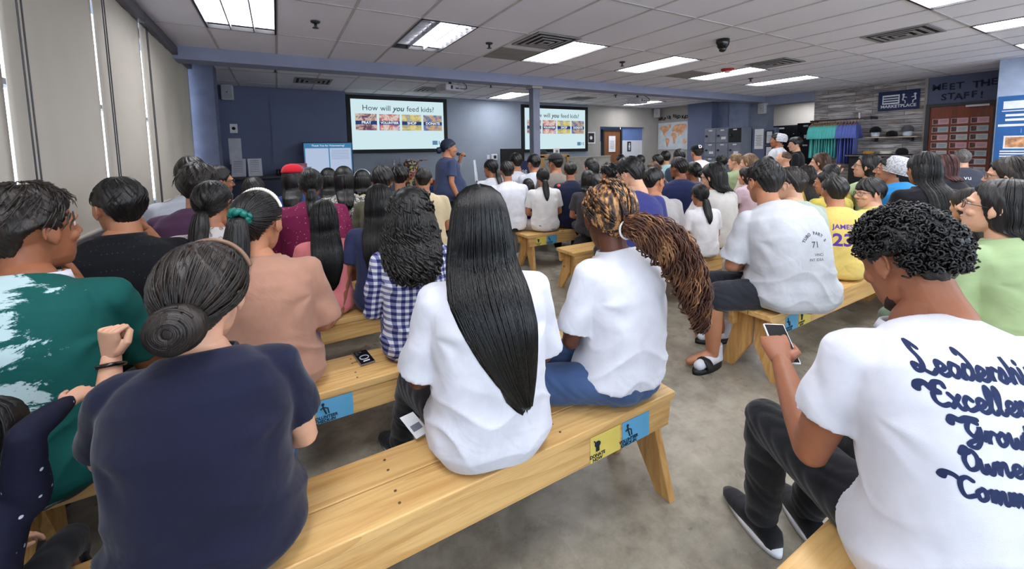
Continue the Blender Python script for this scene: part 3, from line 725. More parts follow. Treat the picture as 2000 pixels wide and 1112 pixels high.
bench(2.3, 5.0, 5.25, 'pine bench under the row of white-shirted people facing the right screen'); bench(5.2, 7.6, 5.4, 'pine bench farthest away at right')
# phone lying on the second bench
t = thing('phone', 'black phone in clear case with white ring, lying on the bench', 'phone', (.335, 2.2, .461), .12)
ob('case', BX(((-.038, -.078, 0), (.038, .078, .009))), mk('clear_case', (120, 112, 104), .15, .6), t, bevel=.008)
ob('back', BX(((-.034, -.074, .009), (.034, .074, .0105))), MATS['black_gloss'], t, bevel=.001)
ob('ring', G().tube([(.022 * math.cos(a), -.01 + .022 * math.sin(a), .011) for a in np.linspace(0, 2 * PI, 30)], .0022, 6, False), whitem, t, True)
ob('bar_mark', BX(((-.016, -.056, .0105), (.016, -.046, .0115))), whitem, t)
g = G()
for x, y in ((-.022, .055), (-.022, .035), (-.004, .055)): g.lathe([(.008, .0105), (.008, .013), (.005, .013)], (x, y, 0), 12)
ob('camera_lenses', g, darkm, t, True)

# ------------------------------------------------------------ front of the room
t = thing('counter', 'dark counter along the front wall below the notices', 'counter', (-.3, 8.95, 0))
ob('worktop', BX(((-.6, -.35, 1.1), (.62, .35, 1.14))), mk('counter_dark', (48, 42, 46), .35), t, bevel=.005); ob('base', BX(((-.56, -.25, 0), (.58, .33, 1.1))), mk('counter_base', (44, 50, 72), .6), t)
ob('bracket', BX(((-.62, -.3, .5), (-.57, .3, 1.1))), whitem, t)
def leaning(x, y, w_, h, lab, rz, mat=None, lean=-.25):
    t = thing('paper_notice', lab, 'notice', (x, y, 1.145), rz)
    ca, sa = math.cos(lean), -math.sin(lean)
    ob('sheet', G().prism([(-w_ / 2, 0, 0), (w_ / 2, 0, 0), (w_ / 2, h * sa, h * ca), (-w_ / 2, h * sa, h * ca)], (0, .008, 0)), mat or mk('paper_shade', (206, 208, 216), .8), t)
    g = G()
    for i in range(7):
        z = h * (.85 - .1 * i); g.prism([(-w_ * .36, z * sa - .003, z * ca), (w_ * .3, z * sa - .003, z * ca), (w_ * .3, (z + .008) * sa - .003, (z + .008) * ca), (-w_ * .36, (z + .008) * sa - .003, (z + .008) * ca)], (0, .002, 0))
    ob('text_lines', g, mk('grey_ink', (120, 124, 136), .8), t)
leaning(-.62, 8.85, .22, .33, 'left of two printed notices leaning on the dark counter', -.1); leaning(-.36, 8.85, .22, .33, 'right of two printed notices leaning on the dark counter', .1)
poster('wall_notice', 'blank pale notice on the pillar side above the counter', 'notice', (-.78, 1.36), (-.58, 1.85), ('Y', 9.345), MATS['paper_shade'])
poster('wall_sign', 'tiny white sign with dark heart mark on the slate wall', 'sign', (-.74, 1.95), (-.62, 2.12), ('Y', 9.345), paper, art=lambda t, a, b, d: ob('heart_mark', G().ell((0, d - .002, 0), (.03, .004, .03)), ink, t))
t = thing('storage_bin', 'low white plastic bin on the counter holding a pink box', 'bin', (.33, 8.85, 1.142))
g = G(); g.prism([(-.2, -.1, 0), (.2, -.1, 0), (.23, -.12, .14), (-.23, -.12, .14)], (0, .01, 0)); g.prism([(-.2, .1, 0), (.2, .1, 0), (.23, .12, .14), (-.23, .12, .14)], (0, .01, 0)); g.prism([(-.2, -.1, 0), (-.2, .1, 0), (-.23, .12, .14), (-.23, -.12, .14)], (.01, 0, 0)); g.prism([(.2, -.1, 0), (.2, .1, 0), (.23, .12, .14), (.23, -.12, .14)], (-.01, 0, 0)); g.box((-.2, -.1, 0), (.2, .11, .01))
ob('shell', g, mk('bin_white', (196, 200, 222), .4), t)
t = thing('pink_box', 'pink carton standing in the white bin', 'box', (.34, 8.85, 1.154)); ob('carton', BX(((-.15, -.05, 0), (.15, .05, .2))), mk('carton_pink', (214, 128, 142), .7), t, bevel=.004); ob('label_patch', BX(((-.1, -.052, .1), (.1, -.05, .16))), mk('carton_pale', (230, 170, 180), .7), t)
for i, x in enumerate((.04, .1)):
    t = thing('dark_cup', ['left', 'right'][i] + ' of two dark cups on the counter beside the bin', 'cup', (x - .04, 8.86, 1.142)); ob('body', G().lathe([(.02, 0), (.03, .005), (.034, .11), (.03, .11), (.026, .02)]), darkm, t, True)
# pale wing ornament and colourful collage sculpture below the left screen
p = aty(769, 316, 9.3)
t = thing('wing_ornament', 'pale grey winged ornament on the wall below the left screen', 'ornament', (p[0], 9.3, 1.1))
wg = mk('wing_grey', (150, 154, 166), .6)
for s in (-1, 1):
    g = G()
    for k in range(7): g.tube(resample([(s * .02, 0, .05 + k * .01), (s * (.1 + .01 * k), 0, .05 + k * .03), (s * (.16 - .006 * k), -.01, .16 + k * .028)], 8), np.linspace(.012, .006, 8), 8)
    ob('wing', g, wg, t, True)
ob('body', G().ell((0, 0, .15), (.03, .03, .06)).ell((0, 0, .235), (.022, .022, .025)), mk('figure_white', (190, 192, 200), .5), t, True); ob('pedestal', BX(((-.12, -.1, -1.1), (.12, .12, .06))), slate, t)
t = thing('collage_sculpture', 'lumpy sculpture covered in coloured scraps, left of the speaker', 'sculpture', (*aty(805, 340, 8.9)[:2], 0))
cg = NT('collage'); v = cg.coords((1, 1, 1)); vo = cg.n('TexVoronoi'); vo.inputs['Scale'].default_value = 26; cg.l(v, vo.inputs['Vector'])
sp = cg.n('SeparateColor'); cg.l(vo.outputs['Color'], sp.inputs[0])
cg.base(cg.ramp(sp.outputs[0], [(0, lin((40, 40, 40))), (.2, lin((200, 190, 180))), (.4, lin((196, 90, 70))), (.55, lin((60, 62, 60))), (.68, lin((214, 190, 60))), (.8, lin((120, 120, 116))), (.9, lin((60, 110, 130)))], 'CONSTANT'), .6)
ob('trunk', G().loft([((0, 0, 0), .2, .15), ((0, 0, .5), .22, .16), ((0, 0, 1.0), .2, .15), ((-.02, 0, 1.3), .16, .12), ((-.04, 0, 1.38), .08, .07)]), cg.m, t, True)
ob('branch', G().tube([(.0, 0, 1.2), (.16, -.02, 1.34), (.36, -.02, 1.35)], [.03, .02, .008]), cg.m, t, True)
ob('metal_box', G().prism([(.06, -.12, 1.0), (.2, -.12, .95), (.26, -.12, 1.16), (.12, -.12, 1.24)], (0, .1, 0)), mk('sheet_metal', (140, 142, 146), .4, metal=.5), t)
t = thing('red_crate', 'red plastic crate behind the speaker in navy', 'crate', (*aty(850, 352, 8.8)[:2], .6)); ob('crate_body', BX(((-.12, -.12, 0), (.12, .12, .3))), mk('crate_red', (150, 30, 36), .4), t, bevel=.01); ob('stand', BX(((-.1, -.1, -.6), (.1, .1, 0))), darkm, t)
t = thing('blue_drape', 'blue cloth-covered table behind the presenter', 'table', (*aty(850, 372, 8.6)[:2], 0)); ob('cloth', G().loft([((0, 0, 0), .34, .3), ((0, 0, .6), .32, .28), ((0, 0, .78), .3, .26), ((0, 0, .8), .2, .2)]), mk('drape_blue', (40, 62, 120), .8), t, True)
# monitor, thermostat, podium, cooler
p = aty(1001, 320, 9.0)
t = thing('monitor', 'black monitor on a stand left of the grey post', 'monitor', (p[0], 9.0, 0)); ob('panel', BX(((-.34, -.03, 1.1), (.34, .02, 1.57))), black, t, bevel=.005); ob('stand', BX(((-.04, 0, 0), (.04, .04, 1.1)), ((-.25, -.2, 0), (.25, .2, .03))), darkm, t)
p = aty(966, 312, 9.58)
t = thing('thermostat', 'white thermostat plate on the grey wall', 'thermostat', (p[0], YF, 1.36)); ob('plate', BX(((-.1, -.03, -.08), (.08, 0, .08))), whitem, t, bevel=.008); ob('display', BX(((-.03, -.034, -.04), (.05, -.03, .04))), darkm, t); ob('switch_plate', BX(((-.22, -.015, -.05), (-.14, 0, .06))), whitem, t)
t = thing('podium', 'light wooden podium with framed panel, right of the post', 'podium', (5.97, 8.5, 0))
ob('cabinet', BX(((-.36, -.22, 0), (.36, .22, 1.36))), mk('podium_panel', (150, 146, 138), .6), t); ob('frame', BX(((-.42, -.26, 0), (-.34, .26, 1.38)), ((.34, -.26, 0), (.42, .26, 1.38)), ((-.42, -.26, 1.34), (.42, .26, 1.41))), mk('podium_wood', (186, 146, 96), .5), t)
t = thing('podium_card', 'small white box on top of the podium', 'box', (6.18, 8.5, 1.415)); ob('card', BX(((-.08, -.02, 0), (.08, .02, .14))), paper, t); ob('mark', BX(((-.03, -.024, .04), (.03, -.02, .1))), MATS['grey_ink'], t)
t = thing('desk_lamp', 'low black device on top of the podium at left', 'device', (5.75, 8.5, 1.415)); ob('body', G().ell((0, 0, .05), (.13, .08, .05)), darkm, t, True); ob('foot', BX(((-.1, -.06, 0), (.1, .06, .02))), darkm, t)
p = aty(1022, 330, 7.6); t = thing('info_sign', 'small navy sign reading ise behind the white-shirted row', 'sign', (p[0], 7.6, 0)); ob('board', BX(((-.15, -.02, .95), (.15, .02, 1.3))), navy, t); ob('pole', BX(((-.02, .0, 0), (.02, .03, .95)), ((-.15, -.12, 0), (.15, .12, .02))), darkm, t); text_on('lettering', 'ise', .16, whitem, (0, -.024, 1.08), t)
p = aty(931, 340, 6.6); t = thing('tripod_sign', 'small white tilted board on a thin stand before the wall', 'board', (p[0], 6.6, 0)); ob('board', G().prism([(-.03, 0, 1.0), (.03, 0, .98), (-.02, 0, 1.38), (-.06, 0, 1.37)], (0, .02, 0)), whitem, t); ob('pole', G().tube([(0, 0, 0), (0, 0, 1.0)], .012), darkm, t, True)
t = thing('half_wall', 'low beige partition between podium and alcove', 'partition', (7.9, 9.2, 0)); ob('panel', BX(((-.75, -.03, 0), (.75, .03, 1.3))), mk('partition_beige', (172, 168, 160), .8), t); ob('cap', BX(((-.76, -.05, 1.3), (.76, .05, 1.32))), mk('partition_cap', (196, 190, 180), .6), t)
# ------------------------------------------------------------ lockers
lk = mk('locker_grey', (120, 124, 138), .45, .4); lkb = mk('locker_black', (26, 27, 32), .4, .4); lab = mk('locker_label', (226, 228, 232), .6); knob = MATS['black_gloss']
def lockers(name, loc, rz, cols, rows, cw, rh, mat, label, dark_doors=(), open_door=None):
    t = thing(name, label, 'lockers', loc, rz); W = cols * cw; Hh = rows * rh
    ob('carcass', BX(((0, 0, 0), (W, .45, Hh + .05))), mat, t, bevel=.006)
    for c in range(cols):
        for r in range(rows):
            dm = lkb if (c, r) in dark_doors else mat
            d = ob('door', BX(((c * cw + .012, -.02, r * rh + .012 + .03), (c * cw + cw - .012, 0, r * rh + rh - .012 + .03))), dm, t, bevel=.004)
            cz = r * rh + rh * .5 + .03
            ob('dial', G().tube([(c * cw + cw * .22, -.02, cz), (c * cw + cw * .22, -.045, cz)], .028, 16), knob, d, True)
            ob('number_plate', BX(((c * cw + cw * .38, -.025, cz + rh * .34), (c * cw + cw * .66, -.02, cz + rh * .42))), lab, d)
            if (c + r) % 2: ob('name_label', BX(((c * cw + cw * .45, -.025, cz - rh * .25), (c * cw + cw * .8, -.02, cz - rh * .08))), lab, d)
    return t
lockers('locker_unit', (10.7, 7.5, 0), -PI / 2, 3, 5, .36, .4, lk, 'grey locker bank beside the map corner, with dials and white labels', {(2, 4)})
poster('poster', 'white printed poster on the side of the grey lockers', 'poster', (6.33, 1.45), (6.10, 1.98), ('X', 11.15), paper, lines=9)
for i, (z0, z1) in enumerate(((1.6, 1.9), (1.2, 1.5))):
    poster('framed_notice', ['upper', 'lower'][i] + ' of two dark-framed notices right of the lockers', 'notice', (6.0, z0), (5.86, z1), ('X', 11.12), MATS['paper_shade'], (darkm, .03), lines=5)
struct('column_right', BX(((11.16, 5.8, 0), (11.3, 6.4, 2.0))), slate)
t = lockers('locker_unit', (13.3, 8.0, 0), -PI / 2, 4, 4, .5, .52, lkb, 'black locker bank in the side recess behind two standing people')
lockers('locker_unit', (12.4, 5.9, 0), -PI / 2, 3, 4, .42, .52, lkb, 'black lockers beside the rack of teal shirts')
# ------------------------------------------------------------ clothes rack
t = thing('clothes_rail', 'black wall rail holding teal and blue tees on hangers', 'rail', (11.05, 4.45, 2.09))
ob('rod', G().tube([(0, -.5, 0), (0, .52, 0)], .014), darkm, t, True); ob('bracket', BX(((-.01, -.62, -.02), (.35, -.58, .04)), ((-.01, .5, -.02), (.35, .53, .02)), ((-.02, -.62, -.03), (.02, -.5, .03))), darkm, t); ob('end_hook', G().tube([(-.02, -.42, .12), (.0, -.42, .02), (.0, -.42, .0)], .014), whitem, t, True)
def hanging(y, mat, label, group, seed, long_=False):
    rr = random.Random(seed)
    t = thing('hanging_shirt', label, 'shirt', (11.05, y, 2.09), rr.uniform(-.08, .08) + .16, group)
    ob('hanger', G().tube(resample([(0, 0, .015), (.018, 0, .03), (.02, 0, -.005), (0, 0, -.04), (.0, 0, -.05)], 10), .0035, 6).tube([(-.2, 0, -.12), (0, 0, -.05), (.2, 0, -.12)], .011, 8), mk('hanger_wood', (176, 112, 56), .4), t, True)
    Lh = .86 if not long_ else .98
    out = [(-.06, -.06), (-.2, -.11), (-.29, -.34), (-.2, -.38), (-.19, -.28), (-.22, -Lh), (.22, -Lh), (.19, -.28), (.2, -.38), (.29, -.34), (.2, -.11), (.06, -.06)]
    g = G(); rows = []
    for k in range(19):
        f = k / 18; z = -.07 - f * (Lh - .07); hw = .09 + .12 * min(1, f * 8) ** .6 - .02 * math.sin(f * 3)
        rows.append(((.0 + .01 * math.sin(f * 5 + seed), 0, z), hw, .011 + .004 * math.sin(f * 7 + seed)))
    g.loft(rows, 36, 2.4, fn=lambda a, f: 1 + .10 * f * np.sin(a * 7 + seed))
    for s in (-1, 1):
        g.tube([(s * .16, 0, -.11), (s * .24, -.004, -.24), (s * .27, -.008, -.42)], [.03, .05, .06], 12, False, .25)
    ob('shirt_body', g, mat, t, True)
    return t
teal = fabric('fabric_teal', (92, 190, 186)); peri = fabric('fabric_periwinkle', (98, 112, 190))
ORD = ['leftmost', 'second', 'third', 'fourth', 'fifth', 'sixth', 'seventh', 'eighth', 'ninth', 'tenth', 'eleventh', 'twelfth']
for i in range(11): hanging(4.93 - i * .05, teal, '%s teal tee from the left on the wall rail' % ORD[i], 'teal tees on the rail', i)
for i in range(6): hanging(4.37 - i * .058, peri, '%s violet-blue tee from the left on the wall rail' % ORD[i], 'violet-blue tees on the rail', 20 + i, True)
# shelves with hats
def hat(x, y, z, mat, label, brim=True, kind='cap', stand=None, rz=0):
    t = thing('hat', label, 'hat', (x, y, z), rz)
    if stand: ob('head_form', G().lathe([(.05, 0), (.07, .02), (.075, .1), (.06, .14)]), stand, t, True)
    zz = .1 if stand else 0
    if kind == 'cap': ob('crown', G().lathe([(.095, zz), (.1, zz + .04), (.085, zz + .09), (.05, zz + .12), (.01, zz + .13)]), mat, t, True); ob('brim', G().prism([(.09 * math.cos(a) * (1 if k < 9 else 1.0), .0 + (-.16 * math.sin(a)), zz + .005) for k, a in enumerate(np.linspace(0, PI, 14))], (0, 0, .01)), mat, t)
    elif kind == 'beanie': ob('crown', G().ell((0, 0, zz + .05), (.1, .1, .07)), mat, t, True); ob('cuff', G().lathe([(.09, zz), (.105, zz), (.105, zz + .04), (.09, zz + .04)]), mat, t, True)
    else: ob('stack', G().lathe([(.09, 0), (.1, .015), (.09, .03), (.1, .04), (.085, .06)]), mat, t, True); ob('band', G().lathe([(.1, .012), (.103, .02), (.1, .028)]), mat, t, True)
    return t
t = thing('wall_shelf', 'slim pale shelf holding three caps on the plank wall', 'shelf', (11.25, 3.52, 1.68)); ob('board', BX(((-.13, -.42, -.02), (.15, .42, 0))), mk('shelf_pale', (196, 176, 156), .5), t, bevel=.003); ob('bracket', BX(((0, -.3, -.1), (.15, -.28, -.02)), ((0, .28, -.1), (.15, .3, -.02))), darkm, t)
form = mk('form_white', (206, 216, 228), .5); blk = fabric('fabric_black_cap', (24, 24, 28)); gcap = fabric('fabric_grey_cap', (92, 92, 96))
hat(11.22, 3.8, 1.683, blk, 'black cap on a white head form, left on the shelf', stand=form, rz=-PI / 2 + .3); hat(11.2, 3.52, 1.683, blk, 'low black cap in the middle of the shelf', rz=-PI / 2); hat(11.22, 3.28, 1.683, gcap, 'grey cap on a white head form, right on the shelf', stand=form, rz=-PI / 2 - .3)
t = thing('display_table', 'black display table with silver rim below the cap shelf', 'table', (11.0, 3.5, 0))
ob('top', BX(((-.35, -.55, 1.28), (.35, .6, 1.32))), black, t); ob('rim', BX(((-.355, -.555, 1.285), (-.345, .605, 1.3))), steel, t); ob('front_panel', BX(((-.3, -.5, 0), (.3, .55, 1.28))), black, t)
ob('red_cloth', BX(((-.32, -.25, .9), (-.3, .0, 1.2))), mk('cloth_red', (176, 60, 52), .8), t)
for k, (y, c, lab_, kd) in enumerate(((3.78, (176, 128, 60), 'stack of tan hats on the black display table', 'stack'), (3.5, (206, 198, 184), 'pale folded hat on the black display table', 'stack'), (3.25, (22, 22, 26), 'wide black hat at right on the display table', 'cap'))):
    hat(10.9, y, 1.322, fabric('fabric_hat_%d' % k, c), lab_, kind=kd, rz=-PI / 2)
t = thing('backpack', 'dark backpack on the floor behind the free bench end', 'bag', (3.3, 3.98, 0))
ob('body', G().loft([((0, 0, .0), .14, .1), ((0, 0, .05), .17, .12), ((0, 0, .3), .16, .12), ((0, 0, .42), .1, .08), ((0, 0, .44), .04, .04)]), mk('bag_black', (22, 24, 30), .7), t, True); ob('pocket', G().loft([((0, -.1, .04), .1, .04), ((0, -.12, .12), .11, .05), ((0, -.11, .22), .1, .04)]), mk('bag_dark', (34, 36, 44), .7), t, True); ob('handle', G().tube(resample([(-.05, 0, .42), (0, 0, .5), (.05, 0, .42)], 8), .009), darkm, t, True)
# ================================================================== PEOPLE
def gauss(v, c, r): return np.exp(-(((v - np.array(c)) / np.array(r)) ** 2).sum(1))
def head_template(vox, fem=False):
    g = G()
    g.ell((0, -.015, .03), (.074, .096, .088), 28, 20)
    g.loft([((0, .052, -.119), .016, .022), ((0, .046, -.108), .03, .038), ((0, .034, -.085), .046, .055), ((0, .022, -.055), .057, .068), ((0, .015, -.02), .064, .078), ((0, .01, .02), .068, .083), ((0, .0, .06), .06, .078)], 28, 2.2)
    g.tube([(0, .086, .022), (0, .098, 0), (0, .109, -.022)], [.008, .0095, .0125], 10)
    for s in (-1, 1):
        g.ell((s * .012, .098, -.027), (.009, .011, .008), 10, 8)
        g.ell((s * .038, .06, -.028), (.024, .024, .02), 12, 8)
        g.tube([(s * .014, .088, .026), (s * .035, .083, .029), (s * .052, .068, .024)], [.008, .009, .007], 8)
        g.ell((s * .076, -.004, -.004), (.009, .019, .031), 12, 10, rot=Matrix.Rotation(s * -.35, 3, 'Z') @ Matrix.Rotation(.2, 3, 'X'))
        a = np.linspace(-.6, PI + .5, 9)
        g.tube([(s * (.083), -.01 + .017 * -math.cos(t), .0 + .027 * math.sin(t)) for t in a], .0045, 6)
        g.ell((s * .074, .004, -.032), (.006, .008, .01), 8, 6)
    g.ell((0, .088, -.056), (.022, .012, .0065), 12, 8); g.ell((0, .085, -.067), (.019, .012, .0075), 12, 8)
    g.ell((0, .07, -.103), (.019, .018, .014), 12, 8)
    rn = .046 if fem else .055
    g.tube([(0, -.022, -.03), (0, -.032, -.1), (0, -.043, -.15)], [rn, rn, rn * 1.04], 24)
    me = remesh(g, vox, 3, .5)
    v = mverts(me)
    for s in (-1, 1):
        v[:, 1] -= .009 * gauss(v, (s * .031, .085, .008), (.016, .03, .011))
    v[:, 1] -= .003 * gauss(v, (0, .1, -.0615), (.022, .02, .002))
    f = mfaces(me); bpy.data.meshes.remove(me); return v, f
HEADS = {}
def get_head(q, fem):
    k = (q, fem)
    if k not in HEADS: HEADS[k] = head_template({2: .0032, 1: .005, 0: .0065}[q], fem)
    return HEADS[k]

def hand_template(kind, vox):
    """right hand: wrist at the origin, fingers along +y, back of the hand +z, thumb towards -x"""
    g = G()
    g.loft([((0, 0, 0), .026, .02), ((0, 0, .03), .034, .017), ((0, 0, .06), .041, .015), ((0, 0, .088), .04, .0125)], 20, 2.5)
    v = g.v[0]; g.v[0] = np.stack([v[:, 0], v[:, 2], -v[:, 1]], 1)
    curl = {'relaxed': (.35, .5, .35), 'fist': (1.35, 1.5, 1.0), 'spread': (.05, .12, .1), 'grip': (.7, .9, .6)}[kind]
    spread = {'spread': .22}.get(kind, .05)
    for i, (x, L) in enumerate(((-.03, .072), (-.0105, .08), (.0095, .074), (.0285, .058))):
        a = 0; p = np.array([x, .084, 0]); pts = [p]; yaw = (i - 1.4) * spread
        for j, (fr, c) in enumerate(zip((.45, .31, .24), curl)):
            a += c * (1 + .08 * i); d = np.array([math.sin(yaw) * math.cos(a), math.cos(yaw) * math.cos(a), -math.sin(a)])
            p = p + d * L * fr; pts.append(p)
        g.tube(pts, [.0098, .0088, .008, .0068], 10)
    th = {'fist': [(-.028, .02, -.004), (-.046, .045, -.018), (-.034, .072, -.036), (-.01, .082, -.04)], 'grip': [(-.028, .02, -.004), (-.052, .045, -.02), (-.05, .075, -.034), (-.04, .095, -.036)]}.get(kind, [(-.026, .018, -.004), (-.05, .042, -.012), (-.064, .068, -.018), (-.068, .09, -.02)])
    g.tube(th, [.0145, .0125, .0105, .0085], 10)
    g.ell((-.026, .03, -.008), (.017, .028, .014))
    me = remesh(g, vox, 2, .5); v, f = mverts(me), mfaces(me); bpy.data.meshes.remove(me); return v, f
HANDS = {}
def get_hand(kind, q):
    k = (kind, q)
    if k not in HANDS: HANDS[k] = hand_template(kind, .003 if q else .0045)
    return HANDS[k]

# ---------------------------------------------------------------- hair (head coordinates: y front, z up)
LINES = {'male': [(0, .07), (38, .064), (60, .04), (72, .0), (80, -.02), (88, .012), (108, .012), (122, -.03), (140, -.062), (180, -.07)],
         'up': [(0, .074), (40, .064), (62, .036), (80, .012), (100, .01), (120, -.02), (140, -.06), (180, -.066)],
         'long': [(0, .075), (35, .066), (55, .03), (66, -.04), (80, -.1), (180, -.1)],
         'fringe': [(0, .03), (40, .028), (60, .012), (72, -.03), (88, -.02), (108, -.01), (125, -.04), (180, -.075)],
         'bald': [(0, .2), (80, .2), (88, .04), (108, .03), (125, .02), (150, .0), (180, .01)]}
def srnd(seed): return np.random.RandomState(seed)
def ripple(a, seed, k0=7, n=9, kmax=40):
    r = srnd(seed); out = 0
    for i in range(n):
        k = r.randint(k0, kmax); out = out + np.sin(a * k + r.uniform(0, 6.28)) / n ** .5
    return out
def cap(line, th=.014, seed=1, streak=.0022, lump=0, m=110, n=60, nape=.11, top=0, fan=(0, 0)):
    """scalp of hair; follows the skull, sinks beneath the skin in front of the hairline"""
    ph = np.linspace(0, 2 * PI, m, endpoint=False); te = np.linspace(.03, PI - .12, n)
    T, P = np.meshgrid(te, ph, indexing='ij'); ct, st = np.cos(T), np.sin(T)
    z = np.where(ct > 0, .088 * ct, nape * ct); s = np.where(ct > 0, st, np.maximum(st, 0) ** .55)
    deg = np.degrees(np.abs((P + PI) % (2 * PI) - PI))
    zl = np.interp(deg, [q[0] for q in LINES[line]], [q[1] for q in LINES[line]])
    zz = z + .03
    edge = np.clip((zz - zl + .004 * ripple(P, seed + 5, 5, 6, 30)) / .012, 0, 1)
    vol = th + top * np.clip(ct, 0, 1) ** 2
    r_ = vol + streak * ripple(P + .6 * T, seed) * np.clip(st * 2, 0, 1)
    if lump:
        q = srnd(seed + 9)
        for i in range(16):
            k = q.normal(size=3) * 55; r_ = r_ + lump * .3 * np.sin(k[0] * s * np.sin(P) * .08 + k[1] * s * np.cos(P) * .08 + k[2] * z + q.uniform(0, 6))
    if line == 'male': r_ = r_ * (.3 + .7 * np.clip((zz + .075) / .1, 0, 1))
    r_ = r_ * (.35 + .65 * edge)
    taper = np.where(ct < 0, 1 - .28 * np.clip(-ct, 0, 1) ** 1.5, 1)
    k = np.where(edge > .02, 1, .86)
    x = s * np.sin(P) * (.074 * k + r_) * taper; y = -.015 + s * np.cos(P) * (.096 * k + r_) * taper; zc = .03 + z * k + r_ * np.where(ct > 0, ct, ct * .5)
    g = G(); g.rings(np.stack([x, y, zc], -1)[::-1]); return g
def drape(g, secs, seed=1, streak=.03, m=90, k0=9, wave=0, kmax=46):
    secs = np.array(secs, float); n = 26 if not wave else 40
    S = resample(secs, n); a = np.linspace(0, 2 * PI, m, endpoint=False); R = []
    rp = ripple(a, seed, k0, 10, kmax); r2 = ripple(a, seed + 3, k0, 6, kmax)
    for i, (cx, cy, z, hw, hd) in enumerate(S):
        f = i / (n - 1); k = 1 + streak * (rp * (1 - f * .5) + r2 * f)
        if wave: k = k + wave * np.sin(a * 7 + z * 70 + 2 * np.sin(a * 3)) + wave * .6 * np.sin(a * 13 - z * 95)
        zj = z + (.012 * ripple(a, seed + 7, 5, 6, 30) * (f > .8) if n else 0)
        R.append(np.stack([cx + hw * k * np.cos(a), cy + hd * k * np.sin(a), np.full(m, z) + (zj - z)], -1))
    g.rings(R); return g
def strands(g, paths, r=.0016, m=4):
    for p in paths:
        n = len(p); rr_ = r * np.interp(np.linspace(0, 1, n), [0, .1, .75, 1], [.7, 1, .9, .15]); g.tube(p, rr_, m, False)
    return g
